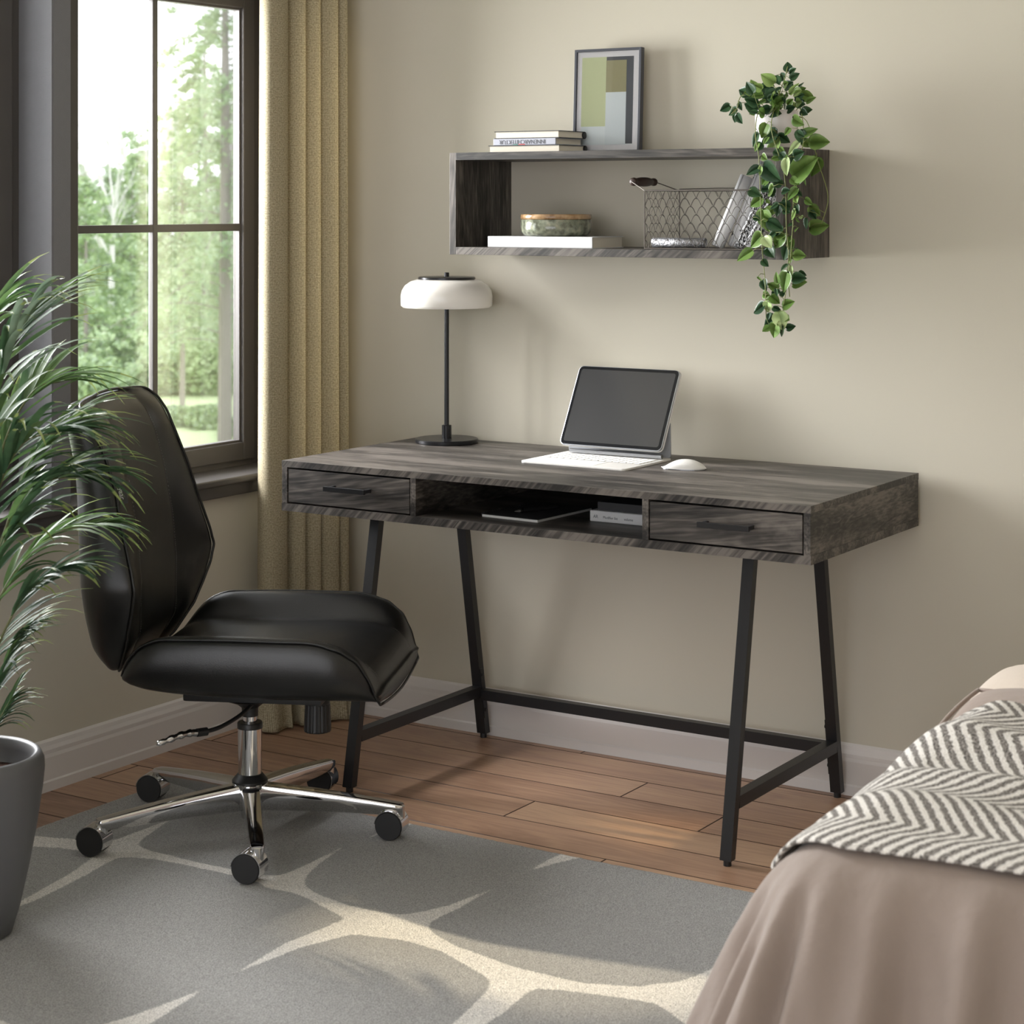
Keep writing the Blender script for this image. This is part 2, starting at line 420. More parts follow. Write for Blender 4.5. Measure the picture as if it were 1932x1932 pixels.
# ------------------------------------------------------------------ lamp
lp = thing('table_lamp', 'black metal table lamp with white opal glass dome shade on the desk', 'lamp', (.545, -.112, .762))
B().lathe([(.0, 0), (.079, 0), (.081, .002), (.081, .009), (.079, .011), (.0, .011)], n=64, cap=False).done('base', IRON, lp, autosm=40)
b = B(); b.lathe([(.0125, .0105), (.0125, .044), (.0115, .045), (.0, .045)], n=24, cap=False)
b.done('collar', IRON, lp, autosm=40)
B().cyl((0, 0, .04), (0, 0, .424), .0062, n=20).done('stem', IRON, lp, autosm=40)
prof = [(.1165, .350), (.1175, .352), (.118, .376), (.115, .390), (.107, .403), (.093, .413), (.076, .4185), (.072, .4185)]
inner = [(r-.0035, z-.003) for r, z in prof[::-1]]
B().lathe(prof+inner, n=72, cap=False).done('shade', OPAL, lp, smooth=True)
b = B(); b.lathe([(.0, .418), (.070, .418), (.0735, .4195), (.0735, .4235), (.071, .425), (.0, .425)], n=56, cap=False); b.done('cap', IRON, lp, autosm=40)
B().lathe([(.0065, .424), (.0065, .434), (.005, .436), (0, .436)], n=20, cap=False).done('finial', IRON, lp, autosm=40)
B().lathe([(.0, .36), (.022, .365), (.026, .38), (.020, .398), (.012, .405), (.0, .405)], n=24, cap=False).done('bulb', WHITE, lp, smooth=True)

# ------------------------------------------------------------------ tablet with keyboard folio
tb = thing('tablet', 'silver tablet with dark glass screen propped on a white keyboard folio', 'tablet', (1.06, -.24, .762))
def rrect(x0, y0, x1, y1, r, n=6):
    p = []
    for cx_, cy_, a0 in ((x1-r, y0+r, -90), (x1-r, y1-r, 0), (x0+r, y1-r, 90), (x0+r, y0+r, 180)):
        for k in range(n+1):
            a = radians(a0+90*k/n); p.append((cx_+r*cos(a), cy_+r*sin(a)))
    return p
SILVER = mat('silver_aluminium', (188, 190, 196), .32, metal=.9)
FOLIO = mat('white_folio', (226, 223, 219), .55, bump=(800, .1, .0003))
KEYM = mat('key_cap', (240, 238, 234), .5)
SCREEN = mat('dark_glass_screen', (62, 62, 62), .12, spec=.6, coat=.5)
BEZEL = mat('screen_bezel', (28, 29, 31), .12, spec=.5)
GREYF = mat('grey_folio_support', (150, 152, 156), .5)
kb = B().prism(rrect(-.143, -.112, .143, .118, .012), 0.0, .0048, .001).done('keyboard_base', FOLIO, tb, autosm=30)
b = B()
for r in range(5):
    for c in range(14):
        x = -.131+c*.0188; y = .066-r*.0178
        b.box((x, y-.0155, .0048), (x+.0162, y, .0064), .0008, seg=1)
b.done('keys', KEYM, kb)
b = B()
for r in range(6):
    b.box((-.133, .0667-r*.0178, .0047), (.133, .0685-r*.0178, .0050))
b.done('key_gaps', mat('key_gap_grey', (120, 118, 116), .6), kb)
B().box((-.05, -.095, .0047), (.05, -.030, .0053), .0004).done('trackpad', mat('trackpad_white', (246, 244, 240), .35), kb)
b = B(); b.cyl((-.118, .080, .0115), (.135, .080, .0115), .0055, n=20); b.done('hinge_bar', STEEL, kb, autosm=40)
# screen plane: bottom edge at y=.062, z=.029 ; top edge y=.164, z=.212 (local)
p0, p1 = Vector((0, .064, .027)), Vector((0, .164, .211)); up = (p1-p0).normalized(); nrm = Vector((0, -up.z, up.y))
M = basis(p0, (1, 0, 0), up, nrm); H = (p1-p0).length
scr = B().prism(rrect(-.140, 0, .140, H, .0125), -.0065, -.0003, .001, M=M).done('display_body', SILVER, tb, autosm=30)
B().prism(rrect(-.1385, .0015, .1385, H-.0015, .0115), -.0002, .0002, M=M).done('bezel', BEZEL, scr)
B().prism(rrect(-.131, .009, .131, H-.009, .006), .0002, .0005, M=M).done('screen', SCREEN, scr)
b = B().prism(rrect(-.141, .0, .141, H+.001, .0125), -.0105, -.0067, .0008, M=M); b.done('back_cover', FOLIO, tb, autosm=30)
q0, q1 = Vector((0, .114, .006)), M @ Vector((0, .078, -.011)); u2 = (q1-q0).normalized(); n2 = Vector((0, -u2.z, u2.y))
M2 = basis(q0, (1, 0, 0), u2, n2)
B().prism(rrect(-.141, 0, .141, (q1-q0).length, .004), -.002, .002, M=M2).done('support_flap', GREYF, tb)

# mouse
m = B(); rings = []
for i in range(15):
    u = -1+2*i/14; r = []
    prof = max(0.0, 1-abs(u)**2.6)**.5
    hh = .0205*max(0.02, (1-abs((u-.12))**2.2*.93)) if abs(u-.12) < 1 else .003
    for j in range(17):
        a = pi*j/16; x = u*.054; y = .0285*prof*cos(a) if prof > 0 else 0; z = .0025+hh*(sin(a)**.6)*(.35+.65*prof)
        r.append((x, y, z))
    rings.append(r)
top = m.loft(rings, closed=False, cap=False)
ms = thing('computer_mouse', 'white low wireless mouse to the right of the keyboard', 'mouse', (1.298, -.247, .762), radians(12))
top.done('shell', WHITE, ms, smooth=True, sub=1)
pts = [(.050*cos(2*pi*k/28)*(1 if 1 else 0), .0245*math.copysign(abs(sin(2*pi*k/28))**.8, sin(2*pi*k/28))) for k in range(28)]
B().prism(pts, 0.0, .0045).done('base_plate', STEEL, ms)

# ------------------------------------------------------------------ things in the cubby
nb = thing('spiral_notebook', 'black spiral notebook lying open-edged in the desk cubby', 'notebook', (.93, -.54, .6605), radians(-3))
nb['label'] = 'spiral notebook with a black cover lying in the open desk cubby'
B().box((.004, .0, 0), (.158, .222, .0055), .0006).done('pages', mat('notebook_paper', (196, 196, 194), .8), nb)
B().box((.002, -.001, .0055), (.159, .223, .0068), .0004).done('cover', mat('notebook_cover', (44, 44, 46), .6), nb)
b = B()
for k in range(24):
    y = .006+k*.0091
    b.tube([(.005+.0055*cos(a), y, .0045+.0055*sin(a)) for a in [2*pi*j/10 for j in range(11)]], .0007, n=5)
b.done('spiral_binding', BLACKP, nb)
pn = thing('pen', 'black pen resting on the spiral notebook in the cubby', 'pen', (1.023, -.445, .6605+.0068), radians(68))
B().tube([(-.05, 0, .0055), (.058, 0, .0055)], .0048, n=14).done('barrel', BLACKP, pn, autosm=40)
B().tube([(-.064, 0, .0055), (-.05, 0, .0055)], [.0012, .0046], n=14).done('tip', STEEL, pn, autosm=40)
B().tube([(-.046, 0, .0055), (-.043, 0, .0055)], .0054, n=14).done('ring', CHROME, pn, autosm=40)
wb = thing('book', 'white hardback book with AR lettering on its spine, in the desk cubby', 'book', (1.175, -.463, .6605), radians(0))
WC = mat('white_cover', (212, 212, 213), .5); 
b = B(); b.box((0, 0, .0), (.205, .16, .0022), .0008); b.box((0, 0, .0228), (.205, .16, .025), .0008); b.box((-.0, -.003, .0005), (.205, .002, .0245), .002); b.done('cover', WC, wb)
B().box((.003, .003, .0022), (.202, .155, .0228)).done('pages', PAPER, wb)
for s, x, sz in (('AR', .009, .0105), ('Modifier list', .034, .0085), ('volume', .088, .0085)):
    text_obj('lettering', s, sz, basis((x, -.0032, .0085), (1, 0, 0), (0, 0, 1), (0, -1, 0)), GREYINK, wb, sx=.92)
bb = thing('book', 'dark grey book lying on top of the white AR book in the cubby', 'book', (1.188, -.452, .6605+.025))
DG = mat('dark_grey_cover', (52, 52, 55), .6)
b = B(); b.box((0, 0, 0), (.19, .15, .002)); b.box((0, 0, .016), (.19, .15, .018)); b.box((0, -.001, .001), (.19, .001, .017)); b.done('cover', DG, bb)
B().box((.003, .002, .002), (.187, .147, .016)).done('pages', PAPER, bb)

# ------------------------------------------------------------------ wall shelf
SX0, SX1, SY0, SZ0, SZ1 = .652, 1.553, -.256, 1.2485, 1.5
sh = thing('wall_shelf', 'dark weathered-oak open box shelf mounted on the wall above the desk', 'shelf', (SX0, SY0, SZ0))
o0 = Vector((SX0, SY0, SZ0)); TT = .0185
lb(B(), (SX0+TT, SY0, SZ1-TT), (SX1-TT, 0, SZ1), .0006).done('top_board', wood_mat('dark_oak_shelf_top', WD, WM, WL, seed=9.4), sh)
lb(B(), (SX0+TT, SY0, SZ0), (SX1-TT, 0, SZ0+TT), .0006).done('bottom_board', wood_mat('dark_oak_shelf_bottom', WD, WM, WL, rot=(0, radians(38), 0), seed=4.4, scale=.7, ring=1.3), sh)
lb(B(), (SX0, SY0, SZ0), (SX0+TT, 0, SZ1), .0006).done('side_board', WOOD_Z, sh)
lb(B(), (SX1-TT, SY0, SZ0), (SX1, 0, SZ1), .0006).done('side_board', WOOD_Z, sh)

def book(label, x0, y0, z0, w, d, h, cover, spine='back', rz=0, name='book'):
    """closed book lying flat, front-left-bottom corner at x0,y0,z0"""
    k = thing(name, label, 'book', (x0, y0, z0), rz); c = .0016
    b = B(); b.box((0, 0, 0), (w, d, c)); b.box((0, 0, h-c), (w, d, h))
    if spine == 'back': b.tube([(0, d-.0015, h/2), (w, d-.0015, h/2)], h/2, n=16, flat=1.0)
    if spine == 'front':
        pr = [(0, .003)]; b.box((0, -.003, .0004), (w, .001, h-.0004), .0012)
    b.done('cover', cover, k)
    B().box((.003, .003, c), (w-.003, d-.003, h-c)).done('pages', PAPER, k)
    return k
BLKC = mat('black_cover', (30, 30, 32), .5); LILAC = mat('pale_lilac_grey_cover', (176, 178, 190), .5)
g = 'books stacked beside the picture'
k1 = book('bottom book of the stack left of the picture frame, cream pages and black cover', .733, -.205, 1.5, .205, .128, .0175, BLKC); k1['group'] = g
k2 = book('pale grey book titled INNENARCHITEKTUR, middle of the stack on the shelf', .748, -.203, 1.5175, .180, .125, .0165, LILAC, 'front'); k2['group'] = g
k3 = book('top book of the stack on the shelf, cream pages between black covers', .750, -.204, 1.534, .186, .126, .018, BLKC); k3['group'] = g
text_obj('lettering', 'INNENARCHITEKTUR', .0148, basis((.152, -.0034, .0128), (-1, 0, 0), (0, 0, -1), (0, -1, 0)), GREYINK, k2, sx=.93)
B().box((.058, -.0034, .0008), (.072, -.003, .0022)).done('green_mark', mat('teal_ink', (90, 150, 135), .6), k2)
B().box((.074, -.0034, .0008), (.092, -.003, .0030)).done('red_mark', mat('coral_ink', (214, 96, 96), .6), k2)
wbk = book('large white book lying flat on the lower shelf under the ceramic bowl', .748, -.228, SZ0+TT, .297, .150, .0275, WC, 'front')

# picture
pf = thing('picture_frame', 'slim dark framed abstract print standing on top of the wall shelf', 'picture', (.889, -.060, 1.5), 0)
fw, fh, ft = .1895, .2585, .016
FR = mat('dark_grey_frame', (62, 64, 72), .4)
Mf = Matrix.Rotation(radians(-2.5), 4, 'X')
b = B()
for a, c in (((0, 0, 0), (.0065, ft, fh)), ((fw-.0065, 0, 0), (fw, ft, fh)), ((.0065, 0, 0), (fw-.0065, ft, .0065)), ((.0065, 0, fh-.0065), (fw-.0065, ft, fh))): b.box(a, c, .0006, M=Mf)
b.done('frame', FR, pf)
def flat(name, x0, z0, x1, z1, y, col, parent, rough=.5):
    return B().box((x0, y, z0), (x1, y+.0006, z1), M=Mf).done(name, mat(name, col, rough), parent)
art = flat('mount_board', .0065, .0065, fw-.0065, fh-.0065, .006, (246, 241, 244), pf)
flat('print_paper', .020, .020, .166, .238, .0052, (240, 244, 246), art)
flat('green_block', .020, .066, .090, .238, .0044, (222, 226, 182), art)
flat('grey_block', .0895, .022, .166, .238, .0046, (88, 90, 98), art) 
flat('olive_block', .0895, .150, .147, .229, .0040, (170, 162, 124), art)
flat('pale_block', .0895, .0205, .147, .150, .0040, (232, 237, 240), art)
gp = B().box((.0065, .0025, .0065), (fw-.0065, .0032, fh-.0065), M=Mf).done('glass', GLASS, pf)

# bowl
bw = thing('ceramic_bowl', 'speckled green-grey glazed ceramic bowl with tan rim on the white book', 'bowl', (.897, -.152, SZ0+TT+.0275))
def glaze(name, c1, c2, c3, s=60):
    m = bpy.data.materials.new(name); m.use_nodes = True; nt, N, L, P = nodes(m)
    tc = N.new('ShaderNodeTexCoord'); n = N.new('ShaderNodeTexNoise'); n.inputs['Scale'].default_value = s; n.inputs['Detail'].default_value = 6
    L.new(tc.outputs['Object'], n.inputs['Vector']); r = ramp(N, [(.35, lin(c1)), (.5, lin(c2)), (.68, lin(c3))])
    L.new(n.outputs['Fac'], r.inputs[0]); L.new(r.outputs[0], P.inputs['Base Color']); P.inputs['Roughness'].default_value = .16
    P.inputs['Coat Weight'].default_value = .4; return m
B().lathe([(0, 0), (.074, 0), (.082, .004), (.086, .011), (.087, .020), (.087, .0405), (.0855, .0410), (.083, .0405), (.082, .014), (.0, .008)], n=64, cap=False).done('body', glaze('speckled_celadon_glaze', (86, 88, 74), (128, 132, 114), (160, 160, 138)), bw, smooth=True)
B().lathe([(.0, .0415), (.085, .0412), (.0875, .0425), (.0880, .047), (.0872, .0525), (.085, .0540), (.080, .0540), (.0, .052)], n=64, cap=False).done('rim_lid', glaze('tan_glaze', (128, 96, 66), (170, 138, 102), (196, 168, 132), 40), bw, smooth=True)

# wire basket
BX0, BX1, BY0, BY1, BZ0, BZ1 = 1.185, 1.532, -.228, -.052, SZ0+TT+.0015, 1.405
bk = thing('wire_basket', 'rusty chicken-wire basket with wooden roller handles on the lower shelf', 'basket', (BX0, BY0, SZ0+TT))
WIRE = mat('galvanised_wire', (110, 104, 98), .45, metal=.6, vary=(200, .3))
o0 = Vector((BX0, BY0, SZ0+TT))
b = B()
for z in (BZ0+.001, BZ1): b.tube([L3(*p) for p in ((BX0, BY0, z), (BX1, BY0, z), (BX1, BY1, z), (BX0, BY1, z), (BX0, BY0, z))], .0019, n=6)
for x in (BX0, BX1):
    for y in (BY0, BY1): b.tube([L3(x, y, BZ0), L3(x, y, BZ1)], .0017, n=6)
b.tube([L3(BX0, BY1, BZ1+.004), L3(lerp(BX0, BX1, .3), BY1, BZ1+.006), L3(BX1, BY1, BZ1+.004)], .0013, n=5)
b.done('rim_wires', WIRE, bk)
def mesh_wire(f, W):
    """hexagonal netting on a panel; f(u, z) gives the point, u in 0..W"""
    b = B(); hh = .0235; n = 7; cell = .030 if W > .2 else .036; zz = BZ1-BZ0
    for r in range(n):
        z0 = BZ0+(r+.5)*zz/n*1.0; p = []; m_ = int(W/cell*8)
        for k in range(m_+1):
            u = W*k/m_; ph = 2*pi*u/cell/1.0+(pi if r % 2 else 0)
            p.append(L3(*f(u, z0+zz/n*.58*(abs(cos(ph/2))**.8*2-1)*(1) if r >= 0 else z0)))
        b.tube(p, .00075, n=4)
    return b
mesh_wire(lambda u, z: (BX0+u, BY0, z), BX1-BX0).done('netting', WIRE, bk)
mesh_wire(lambda u, z: (BX0+u, BY1, z), BX1-BX0).done('netting', WIRE, bk)
mesh_wire(lambda u, z: (BX0, BY0+u, z), BY1-BY0).done('netting', WIRE, bk)
mesh_wire(lambda u, z: (BX1, BY0+u, z), BY1-BY0).done('netting', WIRE, bk)
b = B(); b.box(L3(BX0, BY0, BZ0-.0015), L3(BX1, BY1, BZ0-.0006)); 
HW = mat('dark_turned_wood', (66, 50, 44), .45, vary=(60, .2))
for x, sx in ((BX0, -1), (BX1, 1)):
    if sx > 0: continue
    hx = x-.040; hz = BZ1+.021; ha, hb = BY0+.012, BY1-.050
    w = B(); w.tube([L3(x, BY0, BZ1), L3(hx, ha-.003, hz), L3(hx, hb+.003, hz), L3(x, BY1, BZ1)], .0013, n=6); w.done('handle_wire', WIRE, bk)
    ln = hb-ha
    b2 = B(); P_ = [(0, .006), (.03, .0095), (.08, .0100), (.12, .0065), (.2, .0085), (.35, .0108), (.5, .0112), (.65, .0108), (.8, .0085), (.88, .0065), (.92, .0095), (.97, .0092), (1, .006)]
    b2.tube([L3(hx, ha+q*ln, hz) for q, r in P_], [r for q, r in P_], n=20); b2.done('grip', HW, bk, autosm=50)
b.bm.free()

# rolled papers in the basket
PW = mat('white_magazine_paper', (235, 235, 236), .55)
def print_mat(name, dens=.5, s=120):
    m = bpy.data.materials.new(name); m.use_nodes = True; nt, N, L, P = nodes(m)
    tc = N.new('ShaderNodeTexCoord'); n = N.new('ShaderNodeTexNoise'); n.inputs['Scale'].default_value = s; n.inputs['Detail'].default_value = 3
    mp = N.new('ShaderNodeMapping'); mp.inputs['Scale'].default_value = (1, 1, .6); L.new(tc.outputs['Object'], mp.inputs[0]); L.new(mp.outputs[0], n.inputs['Vector'])
    r = ramp(N, [(dens-.02, lin((30, 30, 32))), (dens+.02, lin((232, 232, 234)))]); r.color_ramp.interpolation = 'LINEAR'
    L.new(n.outputs['Fac'], r.inputs[0]); L.new(r.outputs[0], P.inputs['Base Color']); P.inputs['Roughness'].default_value = .5; return m
def rolled(label, a, c, r, m, turns=1.6):
    k = thing('rolled_paper', label, 'paper', a, group='rolled papers in the wire basket')
    A = Vector((0, 0, 0)); C_ = Vector(c)-Vector(a); t_ = C_.normalized(); u = t_.orthogonal().normalized(); w = t_.cross(u)
    b = B(); n = 60; ra = []; rc = []
    for j in range(n):
        an = 2*pi*turns*j/(n-1); rr = r*(1-.30*(1-j/(n-1))); d = u*cos(an)*rr+w*sin(an)*rr
        ra.append(A+d); rc.append(A+C_+d)
    b.loft([ra, rc], closed=False); b.done('sheet', m, k, smooth=True, solid=.0009); return k
zf = BZ0+.002
rolled('plain white rolled paper leaning in the wire basket, leftmost of the leaning rolls', (1.350, -.175, zf+.003), (1.402, -.130, 1.437), .0155, PW)
rolled('tall white rolled paper with small print leaning second in the basket', (1.378, -.150, zf+.003), (1.440, -.110, 1.468), .0150, print_mat('sparse_print', .36, 70))
rolled('black and white patterned roll leaning in the wire basket', (1.405, -.175, zf+.003), (1.472, -.130, 1.440), .0125, print_mat('dense_print', .50, 330))
rolled('speckled black and white roll leaning rightmost in the basket', (1.434, -.185, zf+.003), (1.497, -.150, 1.405), .0135, print_mat('speckle_print', .47, 240))
rolled('silver foil roll lying along the bottom of the wire basket', (1.188, -.190, zf+.0125), (1.325, -.190, zf+.0125), .0118, mat('crumpled_silver_foil', (168, 168, 172), .3, metal=.7, bump=(190, .9, .004)))
# ------------------------------------------------------------------ office chair (local frame: +x forward, +y left of the sitter)
ch = thing('office_chair', 'black leather swivel office chair with wide seat and chromed five-star base', 'chair', (.632, -.998, .0117), radians(24.7))
ZO = -.010
# backrest outline tables by height: front edge position, half width, centre face, back
EDGE = [(.388, -.240), (.40, -.228), (.456, -.198), (.50, -.184), (.544, -.171), (.583, -.165), (.621, -.173), (.702, -.197), (.783, -.218), (.843, -.240), (.90, -.264), (.93, -.284), (.955, -.312)]
WID = [(.388, .165), (.40, .185), (.43, .215), (.456, .237), (.50, .262), (.544, .279), (.583, .286), (.621, .281), (.702, .266), (.783, .247), (.843, .239), (.90, .238), (.925, .234), (.945, .222), (.955, .20)]
CEN = [(.388, -.245), (.43, -.222), (.462, -.206), (.582, -.205), (.677, -.213), (.795, -.234), (.878, -.257), (.92, -.280), (.945, -.305), (.955, -.320)]
BACK = [(.388, -.262), (.41, -.285), (.44, -.298), (.534, -.305), (.698, -.318), (.80, -.330), (.88, -.345), (.93, -.352), (.955, -.345)]
def back_ring(z, inner=1.):
    w = interp(WID, z)*inner; e = interp(EDGE, z); c = interp(CEN, z); k = interp(BACK, z)
    s = min(.125, w*.55); half = []
    # from centre front to the edge, round the side, to the centre back
    half += [(c-.002, 0), (c-.001, s*.5), (c+.001, s*.93), (c-.0012, s), (c+.003, s*1.08)]
    for q in (.35, .65, .88): half.append((lerp(c+.003, e, q)+.004*sin(pi*q), lerp(s*1.08, w, q)))
    half += [(e, w), (e-.006, w+.0045), (lerp(e, k, .25), w+.010), (lerp(e, k, .5), w+.009), (lerp(e, k, .75), w-.006), (k+.012, w-.032), (k+.002, w*.62), (k-.004, w*.3), (k-.006, 0)]
    L_ = [(x, y, z+ZO) for x, y in half]
    return L_+[(x, -y, zz) for x, y, zz in L_[-2:0:-1]]
zs = [.392, .40, .42, .44, .456, .48, .50, .52, .544, .565, .583, .60, .621, .65, .68, .702, .74, .783, .815, .843, .87, .895, .915, .93, .942, .951]
rings = [back_ring(z) for z in zs]
def shrink(r, f, dz):
    n = len(r); c = [sum(p[i] for p in r)/n for i in range(3)]
    return [(lerp(c[0], p[0], f), lerp(c[1], p[1], f), p[2]+dz) for p in r]
rings = [shrink(rings[0], .55, -.004), shrink(rings[0], .88, -.002)]+rings+[shrink(rings[-1], .93, .004), shrink(rings[-1], .6, .007)]
bkr = B().loft(rings).done('backrest', LEATHER, ch, smooth=True, sub=1)
# piping right round the front edge, and stitched seams
def pipe_pt(z, s): return (interp(EDGE, z)+.001, s*(interp(WID, z)+.003), z+ZO)
pth = [pipe_pt(z, -1) for z in zs]
topz = [(-.314, -.170, .9555+ZO), (-.318, -.10, .9595+ZO), (-.324, -.05, .962+ZO), (-.326, 0, .9625+ZO), (-.324, .05, .962+ZO), (-.318, .10, .9595+ZO), (-.314, .170, .9555+ZO)]
full = pth+topz+[pipe_pt(z, 1) for z in zs[::-1]]
B().tube(smooth_path(full, 3), .0032, n=8).done('piping', LEATHER, bkr, smooth=True)
THR = mat('dark_thread', (92, 90, 86), .6)
for s in (-1, 1):
    b = B(); p = []
    for z in zs[2:-1]:
        w = interp(WID, z); p.append((interp(CEN, z)+.0022, s*min(.125, w*.55), z+ZO))
    P = smooth_path(p, 14)
    for i in range(0, len(P)-2, 3): b.tube([P[i], P[i+1]], .0008, n=4)
    b.done('stitching', THR, bkr)
tg = B()
Mt = basis((interp(EDGE, .77)+.0015, -.243, .770+ZO), Vector((.22, .0, -.97)).normalized(), Vector((.97, .05, .22)).normalized(), Vector((.05, -1, 0)).normalized())
tgo = B().box((-.019, -.004, -.001), (.019, .017, .0), M=Mt).done('fabric_tag', mat('dark_tag', (58, 57, 55), .7), bkr)
text_obj('lettering', 'yaar', .0155, Mt @ Matrix.Translation((-.015, .002, .0004)), mat('white_thread', (205, 205, 205), .6), tgo, sx=.95)

# seat: loft from back to front
SE = [(-.212, .392), (-.206, .412), (-.187, .443), (-.162, .468), (-.12, .482), (0, .4865), (.1, .4865), (.18, .486), (.213, .482), (.257, .468), (.29, .444), (.311, .408), (.322, .378), (.328, .352)]
SC = [(-.212, .398), (-.2, .412), (-.17, .428), (-.12, .434), (0, .434), (.1, .436), (.2, .438), (.25, .433), (.29, .420), (.315, .398), (.328, .366), (.334, .335)]
SB = [(-.212, .385), (-.2, .372), (-.165, .362), (-.086, .354), (.1, .350), (.257, .352), (.30, .350), (.328, .350)]
SW = [(-.212, .225), (-.19, .243), (-.15, .254), (0, .262), (.15, .264), (.25, .256), (.29, .243), (.311, .232), (.328, .216)]
def seat_ring(u):
    e, c, k, w = interp(SE, u), interp(SC, u), interp(SB, u), interp(SW, u)
    if u > .26:
        k = min(k, e-.012)
    tf = max(0, (u-.25)/.075)
    bf = 1 if u < .25 else max(0, (.335-u)/.085)
    h = [(0, c), (.08, c+.001), (.150, c+.002), (.166, c+.0005), (.176, lerp(c, e, .18))]
    h += [(.200, lerp(c, e, .66)), (.222, lerp(c, e, .93)), (.242, e+.001), (w, e-.003), (w+.006*bf, e-.010), (w+.014*bf, lerp(e, k, .38)), (w+.012*bf, lerp(e, k, .65)), (w-.004, lerp(e, k, .90)), (w-.04, k), (.12, k-.003-.008*tf), (0, k-.004-.012*tf)]
    L_ = [(u, y, z+ZO) for y, z in h]
    return L_+[(u, -y, z) for _, y, z in L_[-2:0:-1]]
us = [-.210, -.203, -.190, -.172, -.150, -.12, -.08, -.03, .03, .08, .13, .18, .213, .237, .257, .275, .29, .302, .311, .318, .324]
rings = [seat_ring(u) for u in us]
def shr(r, f, du):
    n = len(r); cz = sum(p[2] for p in r)/n
    return [(p[0]+du, p[1]*f, lerp(cz, p[2], f)) for p in r]
rings = [shr(rings[0], .8, -.006)]+rings+[shr(rings[-1], .985, .006), shr(rings[-1], .93, .010)]
st = B().loft(rings).done('seat', LEATHER, ch, smooth=True, sub=1)
for s in (-1, 1):
    P = [(u, s*(interp(SW, u)+.004), interp(SE, u)-.004+ZO) for u in us]
    P.append((.331, s*.214, .349+ZO))
    B().tube(smooth_path(P, 3), .0030, n=8).done('piping', LEATHER, st, smooth=True)
    P = smooth_path([(u, s*.168, interp(SC, u)+.0016+ZO) for u in us[2:]], 10); b = B()
    for i in range(0, len(P)-2, 3): b.tube([P[i], P[i+1]], .0008, n=4)
    b.done('stitching', THR, st)
P = [(.3345-.003*abs(v)/.2, v, .335+.015*(abs(v)/.214)**2+ZO-.001) for v in [-.214+.428*k/12 for k in range(13)]]
B().tube(P, .003, n=8).done('piping', LEATHER, st, smooth=True)
# back bracket joining seat and backrest
B().tube([(-.10, 0, .335+ZO), (-.22, 0, .335+ZO), (-.285, 0, .37+ZO), (-.318, 0, .45+ZO), (-.325, 0, .52+ZO)], [.02]*5, n=10, flat=.35, up=(0, 0, 1)).done('back_bracket', BLACKP, ch, autosm=40)
# mechanism
mc = B(); mc.box((-.13, -.07, .305+ZO), (.175, .07, .352+ZO), .006)
mc.lathe([(.0, .262), (.0175, .262), (.0180, .280), (.030, .290), (.062, .302), (.0, .302)], c=(0, 0, ZO), n=28, cap=False)
mc.done('mechanism', BLACKP, ch, autosm=40)
kn = B(); kr = []
for z, r in ((.234, .0285), (.237, .0295), (.292, .0272), (.294, .0265)):
    kr.append([((r-(.0012 if k % 4 == 0 else 0))*cos(2*pi*k/72)+.150, (r-(.0012 if k % 4 == 0 else 0))*sin(2*pi*k/72), z+ZO) for k in range(72)])
kn.loft(kr); kn.lathe([(.0, .290), (.026, .290), (.027, .296), (.026, .303), (.0, .303)], c=(.150, 0, ZO), n=32, cap=False); kn.done('tension_knob', BLACKP, ch)
lv = B(); LP = smooth_path([(.03, -.02, .312+ZO), (.018, -.03, .300+ZO), (.002, -.08, .284+ZO), (-.024, -.13, .272+ZO), (-.044, -.16, .269+ZO), (-.058, -.177, .2695+ZO)], 5)
lo = lv.tube(LP, .0045, n=10).done('lever', BLACKP, ch, smooth=True)
B().tube([(-.048, -.166, .269+ZO), (-.064, -.183, .270+ZO)], .0088, n=16).done('ferrule', BLACKP, lo, autosm=40)
gr = B(); GP = smooth_path([(-.064, -.183, .270+ZO), (-.075, -.197, .2725+ZO), (-.090, -.220, .2730+ZO), (-.108, -.243, .2690+ZO), (-.126, -.262, .2650+ZO)], 5)
rr = [.0058+.0022*sin(i*1.5)*(1 if 3 < i < len(GP)-3 else 0)*.6 + .002*(1-i/len(GP)) for i in range(len(GP))]; rr[-1] = .003
gr.tube(GP, rr, n=14).done('lever_grip', CHROME, lo, smooth=True)
# gas column
B().cyl((0, 0, .246+ZO), (0, 0, .268+ZO), .0150, n=28).done('piston', CHROME, ch, autosm=40)
B().lathe([(.0, .236), (.0275, .236), (.0275, .247), (.026, .249), (.0, .249)], c=(0, 0, ZO), n=36, cap=False).done('collar_ring', BLACKP, ch, autosm=40)
cl = B().lathe([(.0252, .118), (.0262, .228), (.0262, .236)], c=(0, 0, ZO), n=40).done('column', CHROME, ch, autosm=40)
B().lathe([(.0385, .118), (.0385, .124), (.0275, .137), (.0262, .138), (.02, .138)], c=(0, 0, ZO), n=40).done('cone_cover', BLACKP, ch, autosm=40)
B().lathe([(.0, .042), (.018, .042), (.020, .05), (.020, .066), (.033, .068), (.036, .074), (.0375, .116), (.0395, .120), (.0, .120)], c=(0, 0, ZO), n=44, cap=False).done('hub', CHROME, ch, autosm=40)
A0 = radians(-119.73-24.7)
axis_w = Vector((.535, -.845, 0))*.96-Vector((.845, .535, 0))*.26
TOL = Matrix.Rotation(-radians(24.7), 3, 'Z')
ax = (TOL @ axis_w).normalized(); tr = (TOL @ (-Vector((.845, .535, 0))*.96-Vector((.535, -.845, 0))*.26)).normalized()
